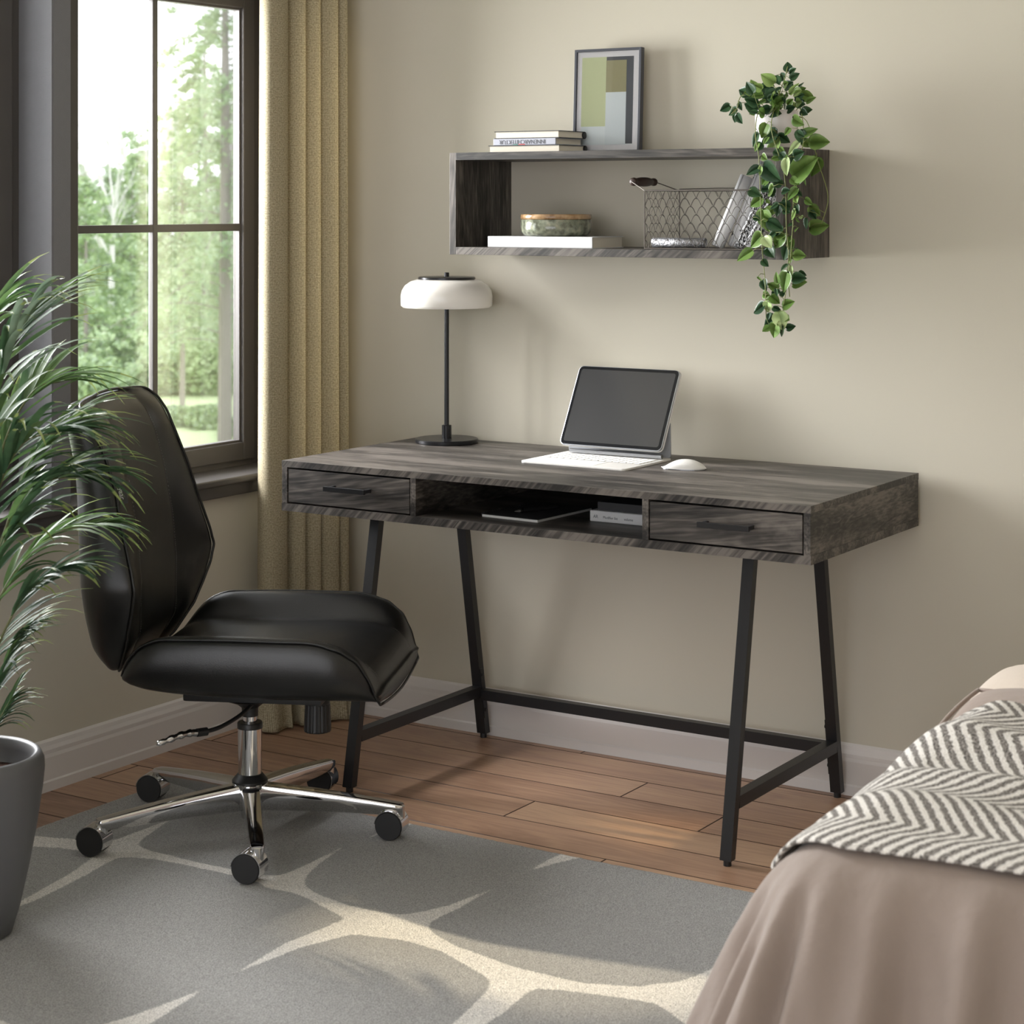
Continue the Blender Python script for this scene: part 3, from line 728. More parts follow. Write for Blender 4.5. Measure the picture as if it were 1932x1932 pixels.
for i in range(5):
    a = A0+i*2*pi/5; d = Vector((cos(a), sin(a), 0)); s = Vector((-sin(a), cos(a), 0)); rings = []
    for q in (.022, .06, .12, .20, .27, .315, .333, .338):
        f = (q-.02)/.318; w = lerp(.022, .0150, f); top = lerp(.1190, .0850, f)+.003*sin(pi*f); h = lerp(.060, .026, f)
        if q == .338: w *= .8; h *= .8; top -= .001
        sec = [(-w, .82), (-w*.86, .96), (-w*.5, 1.0), (w*.5, 1.0), (w*.86, .96), (w, .82), (w*.92, .45), (w*.66, .08), (w*.3, 0), (-w*.3, 0), (-w*.66, .08), (-w*.92, .45)]
        rings.append([d*q+s*x+Vector((0, 0, top-h+h*z+ZO)) for x, z in sec])
    arm = B().loft(rings).done('base_arm', CHROME, ch, autosm=35)
    e = d*.329
    B().cyl(e+Vector((0, 0, .054+ZO)), e+Vector((0, 0, .080+ZO)), .0128, n=24).done('socket', CHROME, arm, autosm=40)
    # caster (sub-part): hood, stem and two wheels
    wc = e+tr*.017+Vector((0, 0, .0305))
    b = B(); b.cyl(e+Vector((0, 0, .030)), e+Vector((0, 0, .052+ZO)), .0058, n=14)
    side = ax; upv = Vector((0, 0, 1)); fwd = side.cross(upv)
    for lo_, hi_ in ((-.0225, .0225),):
        rg = []
        for k in range(15):
            an = radians(-25+k*14.3); dd = -tr*(-cos(an))*1.0 if 0 else (tr*(-1)*cos(an)+upv*sin(an))
            rg.append([wc+dd*.0325+side*lo_, wc+dd*.0325+side*hi_, wc+dd*.0310+side*hi_, wc+dd*.0310+side*lo_])
        b.loft(rg)
    b.done('caster_hood', CHROME, arm, autosm=40)
    b = B()
    for s0, s1 in ((.006, .0235), (-.0235, -.006)):
        P = [(s0, .0), (s0, .0295), (s0+(s1-s0)*.15, .0305), (s0+(s1-s0)*.85, .0305), (s1, .0290), (s1, .0)]
        b.tube([wc+side*q for q, r in P], [max(r, .0005) for q, r in P], n=40)
    b.done('caster_wheels', BLACKP, arm, autosm=40)
# ------------------------------------------------------------------ rug
S_ = [[(.864, -.975, 0), (.88, -1.095, .010), (.901, -1.216, .030)],
 [(.901, -1.216, .022), (.773, -1.221, .013), (.663, -1.225, .012), (.577, -1.227, .018), (.483, -1.240, .032)],
 [(.425, -1.02, 0), (.437, -1.10, .012), (.455, -1.22, .030)],
 [(.461, -1.239, .034), (.346, -1.27, .030), (.256, -1.306, .034), (.1, -1.33, .03)],
 [(.474, -1.252, .025), (.515, -1.40, .017), (.542, -1.553, .012), (.55, -1.72, .0)],
 [(.901, -1.216, .020), (.998, -1.246, .014), (1.087, -1.272, .022), (1.224, -1.293, .045)],
 [(1.272, -1.018, 0), (1.266, -1.145, .012), (1.235, -1.28, .034)],
 [(1.232, -1.30, .045), (1.160, -1.345, .034), (1.130, -1.47, .018), (1.128, -1.633, .0)],
 [(1.224, -1.293, .040), (1.385, -1.335, .018), (1.55, -1.385, .036), (1.678, -1.362, .020), (1.78, -1.33, .028), (1.847, -1.27, .035)],
 [(1.845, -1.28, .03), (1.845, -1.16, .014), (1.838, -1.04, .0)],
 [(1.569, -1.40, .034), (1.592, -1.52, .030), (1.605, -1.66, .020), (1.61, -1.9, 0)],
 [(1.129, -1.718, 0), (1.128, -1.842, .018), (1.119, -1.98, .042), (1.25, -2.02, .03), (1.45, -2.06, .03)],
 [(1.119, -1.98, .045), (1.0, -2.04, .03), (.7, -2.0, .02), (.5, -1.95, .03)],
 [(1.305, -.745, .024), (1.290, -.80, .015), (1.276, -.894, .0)],
 [(.885, -.745, .016), (.876, -.80, .010), (.873, -.893, .0)],
 [(1.815, -1.31, .03), (1.924, -1.393, .02), (2.1, -1.42, .03), (2.4, -1.4, .03)]]
def field(x, y):
    acc = 0.0
    for s in S_:
        best = 9
        for (x0, y0, r0), (x1, y1, r1) in zip(s, s[1:]):
            dx, dy = x1-x0, y1-y0; t = max(0, min(1, ((x-x0)*dx+(y-y0)*dy)/(dx*dx+dy*dy)))
            d = hypot(x-x0-t*dx, y-y0-t*dy)-lerp(r0, r1, t)
            if d < best: best = d
        acc += exp(-best/.013)
    return -.013*math.log(max(acc, 1e-12))
def rug():
    x0, x1, y0, y1, h = .213, 4.35, -3.05, -.757, .011
    NX, NY = 300, 230
    V_ = []; F = []; A = []
    fx = [lerp(x0, 2.3, i/240) if i <= 240 else lerp(2.3, x1, (i-240)/60) for i in range(NX+1)]
    fy = [lerp(y1, -2.1, j/200) if j <= 200 else lerp(-2.1, y0, (j-200)/30) for j in range(NY+1)]
    rnd = random.Random(5)
    for j, y in enumerate(fy):
        for i, x in enumerate(fx):
            ed = min(x-x0, x1-x, y1-y, y-y0)
            z = h*(1 if ed > .004 else .55)+rnd.uniform(-.0006, .0006)
            xx = x+(rnd.uniform(-.002, .002) if ed < .001 else 0); yy = y+(rnd.uniform(-.002, .002) if ed < .001 else 0)
            V_.append((xx, yy, z)); A.append(field(x, y) if (x < 2.5 and y > -2.3) else .1)
    for j in range(NY):
        for i in range(NX):
            a = j*(NX+1)+i; F.append((a, a+NX+1, a+NX+2, a+1))
    # skirt
    n = len(V_); loop = [i for i in range(NX+1)]+[j*(NX+1)+NX for j in range(1, NY+1)]+[NY*(NX+1)+i for i in range(NX-1, -1, -1)]+[j*(NX+1) for j in range(NY-1, 0, -1)]
    for k in loop: V_.append((V_[k][0], V_[k][1], .0002)); A.append(A[k])
    for q in range(len(loop)):
        r = (q+1) % len(loop); F.append((loop[q], loop[r], n+r, n+q))
    me = bpy.data.meshes.new('area_rug'); me.from_pydata(V_, [], F)
    at = me.attributes.new('pattern', 'FLOAT', 'POINT'); at.data.foreach_set('value', A)
    for p in me.polygons: p.use_smooth = True
    m = bpy.data.materials.new('rug_pile'); m.use_nodes = True; nt, N, L, P = nodes(m)
    tc = N.new('ShaderNodeTexCoord'); a = N.new('ShaderNodeAttribute'); a.attribute_name = 'pattern'
    n = N.new('ShaderNodeTexNoise'); n.inputs['Scale'].default_value = 190; n.inputs['Detail'].default_value = 3; L.new(tc.outputs['Object'], n.inputs[0])
    q = N.new('ShaderNodeMath'); q.operation = 'MULTIPLY_ADD'; q.inputs[1].default_value = .012; L.new(n.outputs['Fac'], q.inputs[0]); L.new(a.outputs['Fac'], q.inputs[2])
    r = N.new('ShaderNodeMapRange'); r.inputs[1].default_value = .0045; r.inputs[2].default_value = .0085; L.new(q.outputs[0], r.inputs[0])
    n2 = N.new('ShaderNodeTexNoise'); n2.inputs['Scale'].default_value = 420; n2.inputs['Detail'].default_value = 2; L.new(tc.outputs['Object'], n2.inputs[0])
    mx = N.new('ShaderNodeMix'); mx.data_type = 'RGBA'; L.new(r.outputs[0], mx.inputs[0])
    mx.inputs[6].default_value = lin((214, 210, 204)); mx.inputs[7].default_value = lin((150, 149, 147))
    hs = N.new('ShaderNodeMix'); hs.data_type = 'RGBA'; hs.blend_type = 'MULTIPLY'; hs.inputs[0].default_value = 1
    r2 = ramp(N, [(.30, (.50, .50, .50, 1)), (.68, (1.25, 1.25, 1.25, 1))]); L.new(n2.outputs['Fac'], r2.inputs[0])
    L.new(mx.outputs[2], hs.inputs[6]); L.new(r2.outputs[0], hs.inputs[7]); L.new(hs.outputs[2], P.inputs['Base Color'])
    P.inputs['Roughness'].default_value = .95; P.inputs['Sheen Weight'].default_value = .25; P.inputs['Specular IOR Level'].default_value = .1
    b = N.new('ShaderNodeBump'); b.inputs['Strength'].default_value = .9; b.inputs['Distance'].default_value = .003
    L.new(n2.outputs['Fac'], b.inputs['Height']); L.new(b.outputs[0], P.inputs['Normal'])
    me.materials.append(m); o = bpy.data.objects.new('area_rug', me); COL.objects.link(o)
    tag(o, 'grey short-pile rug with pale irregular vein pattern on the wooden floor', 'rug')
rug()

# ------------------------------------------------------------------ curtain
def fabric(name, c1, c2, sc=330, rough=.9, trans=.0):
    m = bpy.data.materials.new(name); m.use_nodes = True; nt, N, L, P = nodes(m)
    uv = N.new('ShaderNodeTexCoord')
    w = []
    for d in ('X', 'Y'):
        t_ = N.new('ShaderNodeTexWave'); t_.bands_direction = d; t_.inputs['Scale'].default_value = sc/6.28*2; t_.inputs['Distortion'].default_value = 1.6
        t_.inputs['Detail'].default_value = 2; t_.inputs['Detail Scale'].default_value = 2; L.new(uv.outputs['UV'], t_.inputs['Vector']); w.append(t_.outputs['Fac'])
    mu = N.new('ShaderNodeMath'); mu.operation = 'MULTIPLY'; L.new(w[0], mu.inputs[0]); L.new(w[1], mu.inputs[1])
    n = N.new('ShaderNodeTexNoise'); n.inputs['Scale'].default_value = 240; n.inputs['Detail'].default_value = 3; L.new(uv.outputs['UV'], n.inputs['Vector'])
    ad = N.new('ShaderNodeMath'); ad.operation = 'MULTIPLY_ADD'; ad.inputs[1].default_value = .55; L.new(mu.outputs[0], ad.inputs[0]); L.new(n.outputs['Fac'], ad.inputs[2])
    r = ramp(N, [(.35, lin(c1)), (.95, lin(c2))]); L.new(ad.outputs[0], r.inputs[0])
    L.new(r.outputs[0], P.inputs['Base Color']); P.inputs['Roughness'].default_value = rough; P.inputs['Specular IOR Level'].default_value = .15
    b = N.new('ShaderNodeBump'); b.inputs['Strength'].default_value = .5; b.inputs['Distance'].default_value = .0012; L.new(ad.outputs[0], b.inputs['Height']); L.new(b.outputs[0], P.inputs['Normal'])
    if trans:
        t_ = N.new('ShaderNodeBsdfTranslucent'); L.new(r.outputs[0], t_.inputs[0]); x = N.new('ShaderNodeMixShader'); x.inputs[0].default_value = trans
        L.new(P.outputs[0], x.inputs[1]); L.new(t_.outputs[0], x.inputs[2]); L.new(x.outputs[0], N['Material Output'].inputs[0])
    return m
def curtain():
    # plan of the pleats at rod height (x out from the wall, y); each pleat face steps forward, then tucks back behind the next
    plan = [(.046, -.232), (.052, -.256), (.064, -.270), (.090, -.288), (.112, -.286), (.124, -.262), (.124, -.235), (.112, -.222), (.082, -.218), (.080, -.210),
            (.104, -.206), (.134, -.194), (.140, -.180), (.128, -.174), (.094, -.174), (.092, -.166), (.118, -.162), (.148, -.146), (.152, -.132),
            (.136, -.128), (.104, -.130), (.104, -.122), (.132, -.120), (.164, -.104), (.172, -.084), (.158, -.078), (.126, -.084), (.124, -.076), (.150, -.070), (.172, -.062), (.176, -.048), (.160, -.050), (.135, -.052), (.118, -.040), (.108, .032)]  # hidden end return added to stop window light leaking into the corner
    top = [Vector((x, y, 0)) for x, y in smooth_path([(x, y, 0) for x, y in plan], 5) for x, y in ((x, y),)] if 0 else smooth_path([(x, y, 0) for x, y in plan], 5)
    cm = Vector((CAMX, CAMY, 0)); top = [p+(Vector((.6, -.8, 0)))*(.045*i/(len(top)-1)) for i, p in enumerate(top)]
    n = len(top); c = Vector((.13, -.16, 0)); rnd = random.Random(2)
    ph = [rnd.uniform(-1, 1) for _ in range(n)]
    V_ = []; F = []; UV = []; u = [0]
    for i in range(1, n): u.append(u[-1]+(top[i]-top[i-1]).length)
    zs_ = [2.35, 1.9, 1.5, 1.2, .9, .6, .4, .25, .15, .08, .04, .018, .006]
    for z in zs_:
        f = 1-z/2.35
        for i, p in enumerate(top):
            q = p+(p-c)*(.07*f)
            if z < .3:
                g = (1-z/.3)**1.5; q = q+Vector((.022*g+.012*g*sin(i*.42), .016*g*sin(i*.27+1)-.008*g, 0))
            V_.append((q.x, q.y, z+(.010*sin(i*.31) if z < .1 and z > .01 else 0)*(z > .03))); UV.append((u[i], z))
    for j in range(len(zs_)-1):
        for i in range(n-1):
            a = j*n+i; F.append((a, a+1, a+n+1, a+n))
    me = bpy.data.meshes.new('curtain'); me.from_pydata(V_, [], F)
    uvl = me.uv_layers.new(name='UVMap')
    for l in me.loops: uvl.data[l.index].uv = UV[l.vertex_index]
    for p in me.polygons: p.use_smooth = True
    me.materials.append(fabric('linen_weave', (146, 134, 108), (222, 212, 184), 300, trans=.40))
    o = bpy.data.objects.new('curtain', me); COL.objects.link(o)
    s = o.modifiers.new('thick', 'SOLIDIFY'); s.thickness = .0012
    tag(o, 'full-length beige linen curtain hanging in pleats beside the window', 'curtain')
curtain()

# ------------------------------------------------------------------ bed
def sheet(name, fn, us_, vs_, m, sub=1, thick=.0, uvf=None):
    V_ = []; F = []; UV = []; n = len(us_)
    for v in vs_:
        for u in us_:
            V_.append(fn(u, v)); UV.append((u, v))
    for j in range(len(vs_)-1):
        for i in range(n-1):
            a = j*n+i; F.append((a, a+1, a+n+1, a+n))
    me = bpy.data.meshes.new(name); me.from_pydata(V_, [], F); uvl = me.uv_layers.new(name='UVMap')
    for l in me.loops: uvl.data[l.index].uv = UV[l.vertex_index]
    for p in me.polygons: p.use_smooth = True
    me.materials.append(m); o = bpy.data.objects.new(name, me); COL.objects.link(o)
    if thick: s = o.modifiers.new('thick', 'SOLIDIFY'); s.thickness = thick; s.offset = -1
    if sub: s = o.modifiers.new('sub', 'SUBSURF'); s.levels = sub; s.render_levels = sub
    return o
KX0, KX1, KY0, KY1, KZ, KR = 2.385, 4.05, -1.835, -.80, .522, .135
def fold(s, e):
    return (.45*sin(s*33+.6)+.55*sin(s*56+2.4+3*e)+.30*sin(s*93+1.1-4*e))
def drape(u, v, off=0.0, hang=.40, famp=1.):
    """u,v flat sheet coordinates (metres from the core corner, x and y); wraps over the core rectangle's edges"""
    ex = min(0, u-KX0); ey = min(0, v-KY0)+max(0, v-KY1)
    cx_, cy_ = max(u, KX0), min(max(v, KY0), KY1)
    e = hypot(ex, ey)
    if e < 1e-6:
        z = KZ+off+.006*sin(u*9+v*5)+.004*sin(u*17-v*13+1)
        return (u, v, z)
    dx, dy = ex/e, ey/e
    r = KR+off; amax = radians(67); arc = r*amax
    if e < arc: a = e/r; o_, dz = r*sin(a), r*(1-cos(a))
    else:
        k = e-arc; o_, dz = r*sin(amax)+k*cos(amax), r*(1-cos(amax))+k*sin(amax)
    s = u*1.0 - v*1.15 if ex < 0 else u
    s = (u-KX0) if ex == 0 else (atan2(-dx, -dy)*-.28 - (v-KY0)*(ey == 0))
    g = min(1, max(0, (e-.04)/.28))**1.1
    o_ += famp*.026*min(1, g*1.5)*fold(s, e)
    z = KZ+off-dz+.006*sin(u*9+v*5)*(1-g)
    return (cx_+dx*o_, cy_+dy*o_, max(.02, z))
DUV = mat('taupe_cotton_duvet', (136, 121, 111), .8, bump=(34, .22, .01), sheen=.2)
bed = thing('bed', 'bed base and mattress under the taupe duvet, in the right foreground', 'bed', (3.25, -1.3, 0))
b = B(); b.box((-.86, -.52, .02), (.95, .50, .24), .01); b.done('bed_base', mat('bed_base_fabric', (120, 110, 104), .9), bed)
B().box((-.84, -.50, .24), (.95, .48, .505), .05, seg=4).done('mattress', mat('mattress_ticking', (220, 214, 206), .9), bed, smooth=True)
for x in (-.8, .88):
    for y in (-.46, .44): B().cyl((x, y, .0118), (x, y, .02), .02).done('bed_foot', BLACKP, bed)
us_ = [KX0-.62+.02*i for i in range(46)]+[KX0+.32+.06*i for i in range(24)]
vs_ = [KY0-.62+.02*i for i in range(42)]+[KY0+.25+.05*i for i in range(16)]+[KY1+.04*i for i in range(1, 12)]
dv = sheet('duvet', lambda u, v: drape(u, v), us_, vs_, DUV, thick=.0)
tag(dv, 'plain taupe cotton duvet hanging in folds over the side of the bed', 'duvet')

def chevron():
    m = bpy.data.materials.new('chevron_knit'); m.use_nodes = True; nt, N, L, P = nodes(m)
    tc = N.new('ShaderNodeTexCoord')
    n0 = N.new('ShaderNodeTexNoise'); n0.inputs['Scale'].default_value = 160; n0.inputs['Detail'].default_value = 2; L.new(tc.outputs['UV'], n0.inputs['Vector'])
    sub_ = N.new('ShaderNodeVectorMath'); sub_.operation = 'SUBTRACT'; sub_.inputs[1].default_value = (.5, .5, .5); L.new(n0.outputs['Color'], sub_.inputs[0])
    sc = N.new('ShaderNodeVectorMath'); sc.operation = 'SCALE'; sc.inputs['Scale'].default_value = .009; L.new(sub_.outputs[0], sc.inputs[0])
    ad = N.new('ShaderNodeVectorMath'); L.new(tc.outputs['UV'], ad.inputs[0]); L.new(sc.outputs[0], ad.inputs[1])
    sp = N.new('ShaderNodeSeparateXYZ'); L.new(ad.outputs[0], sp.inputs[0])
    def M_(op, a, b=None):
        q = N.new('ShaderNodeMath'); q.operation = op
        for i, x in enumerate((a, b)):
            if x is None: continue
            if isinstance(x, (int, float)): q.inputs[i].default_value = x
            else: L.new(x, q.inputs[i])
        return q.outputs[0]
    pp = M_('PINGPONG', M_('ADD', sp.outputs[1], 5.03), .115)
    t = M_('FRACT', M_('DIVIDE', M_('ADD', M_('MULTIPLY', pp, .72), sp.outputs[0]), .0225))
    r = ramp(N, [(.44, (0, 0, 0, 1)), (.56, (1, 1, 1, 1))])
    tri = M_('PINGPONG', M_('MULTIPLY', t, 2), 1); L.new(tri, r.inputs[0])
    n1 = N.new('ShaderNodeTexNoise'); n1.inputs['Scale'].default_value = 330; n1.inputs['Detail'].default_value = 3; L.new(tc.outputs['UV'], n1.inputs['Vector'])
    g1 = ramp(N, [(.36, lin((62, 58, 55))), (.70, lin((176, 170, 164)))]); L.new(n1.outputs['Fac'], g1.inputs[0])
    w1 = ramp(N, [(.3, lin((196, 190, 182))), (.62, lin((232, 228, 222)))]); L.new(n1.outputs['Fac'], w1.inputs[0])
    mx = N.new('ShaderNodeMix'); mx.data_type = 'RGBA'; L.new(r.outputs[0], mx.inputs[0]); L.new(g1.outputs[0], mx.inputs[6]); L.new(w1.outputs[0], mx.inputs[7])
    L.new(mx.outputs[2], P.inputs['Base Color']); P.inputs['Roughness'].default_value = .95; P.inputs['Specular IOR Level'].default_value = .1
    hh = M_('ADD', M_('MULTIPLY', r.outputs[0], .8), n1.outputs['Fac'])
    bp = N.new('ShaderNodeBump'); bp.inputs['Strength'].default_value = .7; bp.inputs['Distance'].default_value = .003; L.new(hh, bp.inputs['Height']); L.new(bp.outputs[0], P.inputs['Normal'])
    return m
def throw_pt(u, v):
    v = v+.35*max(0, KX0-u)
    x, y, z = drape(u, v, .014, famp=.5)
    top = 1 if (u > KX0 and v > KY0) else 0
    k = min(1, max(0, (u-KX0+.12)/.14))
    # long soft ridges across the throw and a rise where it climbs over the bunched duvet
    rdg = .016*exp(-((v+1.60-.06*(u-2.4))/.035)**2)+.020*exp(-((v+1.46+.10*(u-2.4))/.04)**2)+.012*exp(-((v+1.73)/.05)**2)
    rise = .050/(1+exp(-(v+1.42+.25*(2.7-u))/.03))
    return (x, y, z+(rdg+rise)*k)
us_ = [KX0-.165+.015*i for i in range(52)]+[KX0+.6+.04*i for i in range(16)]
V0 = -1.895
vs_ = [V0+.015*i for i in range(42)]
th = sheet('throw_blanket', throw_pt, us_, vs_, chevron(), thick=.007)
tag(th, 'grey and cream chevron knitted throw lying across the bed', 'blanket')

def pillow(name, label, c, sx, sy, h, rot, m, pipe=None, dent=1):
    t_ = thing(name, label, 'pillow', c, 0); t_.rotation_euler = rot
    def side(sg):
        def f(u, v):
            w = 1-.06*(abs(u)**2*abs(v)**2)
            e = max(0, (1-abs(u)**2.5)*(1-abs(v)**2.5))**.5
            return (u*sx*(1-.05*v*v), v*sy*(1-.05*u*u), sg*(h*e*(1+.06*sin(u*7+v*4)*dent)))
        return f
    b = B(); g = [-1+2*i/22 for i in range(23)]
    for sg in (1, -1):
        f = side(sg); R = [[b.bm.verts.new(f(u, v)) for u in g] for v in g]
        for j in range(22):
            for i in range(22): b._face([R[j][i], R[j][i+1], R[j+1][i+1], R[j+1][i]])
    bmesh.ops.remove_doubles(b.bm, verts=b.bm.verts[:], dist=1e-5)
    b.done('cushion', m, t_, smooth=True, sub=1)
    if pipe:
        f = side(0); q = [(u, -1) for u in g]+[(1, v) for v in g]+[(u, 1) for u in g[::-1]]+[(-1, v) for v in g[::-1]]
        B().tube([(f(u, v)[0]*1.008, f(u, v)[1]*1.008, 0) for u, v in q], .004, n=8).done('piping', pipe, t_, smooth=True)
    return t_
BROWN = mat('taupe_pillow_cotton', (150, 134, 124), .8, bump=(26, .3, .012), sheen=.15)
BEIGE = mat('cream_pillow_cotton', (206, 192, 178), .8, bump=(26, .2, .01), sheen=.15)
pillow('pillow', 'taupe piped pillow on the bed behind the chevron throw', (2.560, -1.09, .490), .32, .185, .055, (radians(8), 0, radians(4)), BROWN, BROWN)
pillow('pillow', 'cream pillow at the far side of the bed, behind the taupe pillow', (2.575, -.86, .470), .385, .19, .074, (radians(10), 0, radians(2)), BEIGE, None)
LEAVES="""1507,-204,1647,1478,-216,1669,2;1455,-186,1629,1444,-197,1658,2;1464,-223,1625,1446,-226,1652,0;1407,-129,1631,1374,-120,1641,0;1472,-146,1645,1434,-154,1634,0;1500,-171,1628,1458,-178,1608,0;1527,-211,1637,1513,-223,1627,0;1512,-206,1665,1514,-194,1642,0;1511,-139,1677,1505,-130,1702,0;1516,-142,1672,1535,-151,1684,0;1542,-196,1656,1563,-192,1670,0;1507,-149,1659,1490,-139,1676,0;1499,-133,1641,1525,-146,1653,0;1527,-163,1623,1545,-158,1651,2;1441,-174,1622,1417,-184,1621,0;1456,-178,1588,1424,-190,1605,0;1419,-127,1602,1399,-116,1618,0;1380,-170,1601,1354,-176,1590,0;1378,-130,1595,1352,-128,1582,0;1375,-133,1580,1365,-123,1563,0;1397,-174,1582,1412,-177,1558,0;1398,-164,1609,1406,-166,1589,0;1503,-212,1596,1540,-218,1614,1;1511,-141,1599,1529,-154,1613,1;1500,-225,1611,1523,-221,1621,0;1488,-199,1586,1521,-198,1578,0;1524,-178,1586,1548,-183,1594,0;1522,-120,1607,1545,-129,1611,0;1563,-185,1585,1583,-194,1575,0;1458,-160,1584,1444,-167,1600,0;1499,-191,1569,1454,-183,1552,0;1510,-250,1554,1493,-248,1521,1;1512,-131,1577,1477,-142,1554,2;1560,-223,1567,1590,-231,1549,1;1501,-146,1556,1536,-142,1549,0;1567,-250,1543,1554,-255,1527,1;1489,-250,1534,1472,-251,1502,0;1536,-250,1533,1489,-244,1514,0;1542,-250,1518,1494,-236,1488,2;1536,-250,1529,1560,-236,1509,0;1591,-250,1539,1597,-256,1506,0;1595,-250,1526,1629,-242,1543,1;1612,-250,1511,1657,-237,1512,1;1595,-250,1515,1616,-240,1501,1;1590,-250,1512,1562,-259,1483,3;1518,-293,1482,1535,-304,1471,1;1573,-295,1476,1553,-281,1490,0;1596,-296,1478,1626,-311,1488,0;1583,-306,1475,1585,-315,1435,3;1581,-282,1476,1625,-286,1452,0;1594,-298,1434,1656,-310,1478,1;1600,-172,1480,1582,-174,1435,1;1516,-300,1455,1488,-314,1440,0;1526,-305,1460,1571,-315,1423,0;1529,-285,1437,1518,-296,1416,1;1522,-306,1457,1518,-306,1436,2;1549,-299,1413,1524,-284,1391,1;1491,-303,1405,1519,-302,1391,0;1515,-282,1387,1483,-285,1368,1;1520,-275,1383,1530,-276,1374,1;1561,-299,1374,1540,-302,1363,0;1594,-306,1430,1615,-308,1416,1;1624,-299,1432,1619,-287,1412,1;1608,-280,1431,1596,-280,1416,1;1572,-306,1401,1594,-313,1405,0;1607,-299,1409,1584,-308,1383,1;1603,-300,1401,1615,-289,1391,0;1604,-302,1389,1612,-316,1376,2;1559,-277,1380,1576,-275,1371,0;1614,-275,1385,1633,-278,1371,1;1513,-278,1363,1523,-274,1309,1;1563,-282,1359,1576,-274,1363,0;1599,-291,1370,1609,-303,1352,0;1603,-300,1359,1584,-289,1338,2;1581,-179,1368,1604,-166,1346,1;1605,-230,1357,1619,-225,1339,0;1585,-188,1320,1631,-184,1325,1;1620,-281,1343,1617,-280,1316,0;1493,-286,1344,1510,-280,1338,0;1535,-298,1337,1565,-286,1313,0;1585,-276,1330,1578,-289,1324,0;1592,-276,1343,1595,-262,1332,1;1602,-286,1321,1599,-299,1312,1;1605,-278,1347,1612,-289,1341,3;1512,-276,1305,1476,-271,1276,1;1528,-305,1300,1551,-315,1277,3;1549,-287,1310,1527,-285,1300,0;1566,-283,1313,1534,-270,1274,1;1499,-300,1269,1465,-315,1248,1;1523,-277,1276,1546,-292,1255,0;1580,-279,1302,1583,-290,1289,1;1573,-281,1277,1559,-273,1247,0;1574,-279,1271,1587,-277,1253,2;1600,-279,1270,1592,-288,1275,0;1591,-286,1261,1623,-291,1259,1;1584,-278,1253,1568,-270,1244,1;1517,-292,1248,1533,-291,1234,0;1586,-306,1241,1575,-320,1227,0;1586,-288,1237,1586,-288,1210,3;1600,-279,1222,1618,-276,1215,0;1596,-303,1210,1631,-307,1211,0;1587,-282,1195,1621,-282,1203,1;1515,-307,1212,1519,-297,1200,1;1514,-281,1204,1527,-293,1180,0;1557,-290,1196,1550,-293,1223,1;1553,-282,1185,1528,-287,1197,1;1583,-300,1225,1570,-300,1177,1;1536,-276,1181,1560,-288,1178,0;1557,-303,1186,1557,-300,1167,0;1556,-279,1168,1569,-278,1182,0;1538,-293,1169,1557,-282,1151,1;1515,-282,1172,1537,-295,1170,1;1522,-279,1160,1533,-288,1162,3;1534,-297,1157,1528,-287,1130,3;1525,-293,1148,1490,-285,1130,0;1548,-302,1144,1563,-290,1136,0;1540,-301,1132,1541,-312,1117,0;1567,-291,1146,1597,-296,1159,1;1569,-290,1127,1572,-278,1132,0;1570,-284,1122,1586,-299,1117,1;1560,-297,1135,1571,-296,1092,3;1552,-291,1121,1516,-285,1098,0;1536,-292,1101,1524,-304,1090,1;1555,-299,1109,1542,-289,1074,1;1570,-296,1104,1560,-288,1078,0;1568,-275,1097,1590,-272,1103,0"""
# ------------------------------------------------------------------ trailing plant on the shelf
def leaf_mat(name, c, c2, s=30, gloss=.35, trans=.25):
    m = bpy.data.materials.new(name); m.use_nodes = True; nt, N, L, P = nodes(m)
    tc = N.new('ShaderNodeTexCoord'); n = N.new('ShaderNodeTexNoise'); n.inputs['Scale'].default_value = s; n.inputs['Detail'].default_value = 3
    L.new(tc.outputs['Object'], n.inputs[0]); r = ramp(N, [(.35, lin(c)), (.7, lin(c2))]); L.new(n.outputs['Fac'], r.inputs[0])
    L.new(r.outputs[0], P.inputs['Base Color']); P.inputs['Roughness'].default_value = gloss; P.inputs['Specular IOR Level'].default_value = .4
    t_ = N.new('ShaderNodeBsdfTranslucent'); L.new(r.outputs[0], t_.inputs[0]); x = N.new('ShaderNodeMixShader'); x.inputs[0].default_value = trans
    L.new(P.outputs[0], x.inputs[1]); L.new(t_.outputs[0], x.inputs[2]); L.new(x.outputs[0], N['Material Output'].inputs[0]); return m
LV = [leaf_mat('leaf_dark', (44, 72, 48), (70, 100, 66)), leaf_mat('leaf_mid', (92, 124, 58), (124, 152, 82)),
      leaf_mat('leaf_light', (134, 164, 88), (164, 190, 116)), leaf_mat('leaf_pale', (178, 204, 140), (206, 222, 164))]
VINE = mat('vine_stem', (120, 128, 74), .6)
pp = Vector((1.487, -.150, 1.5))
pl = thing('trailing_plant', 'leafy green vine in a white pot trailing over the right end of the shelf', 'plant', pp)
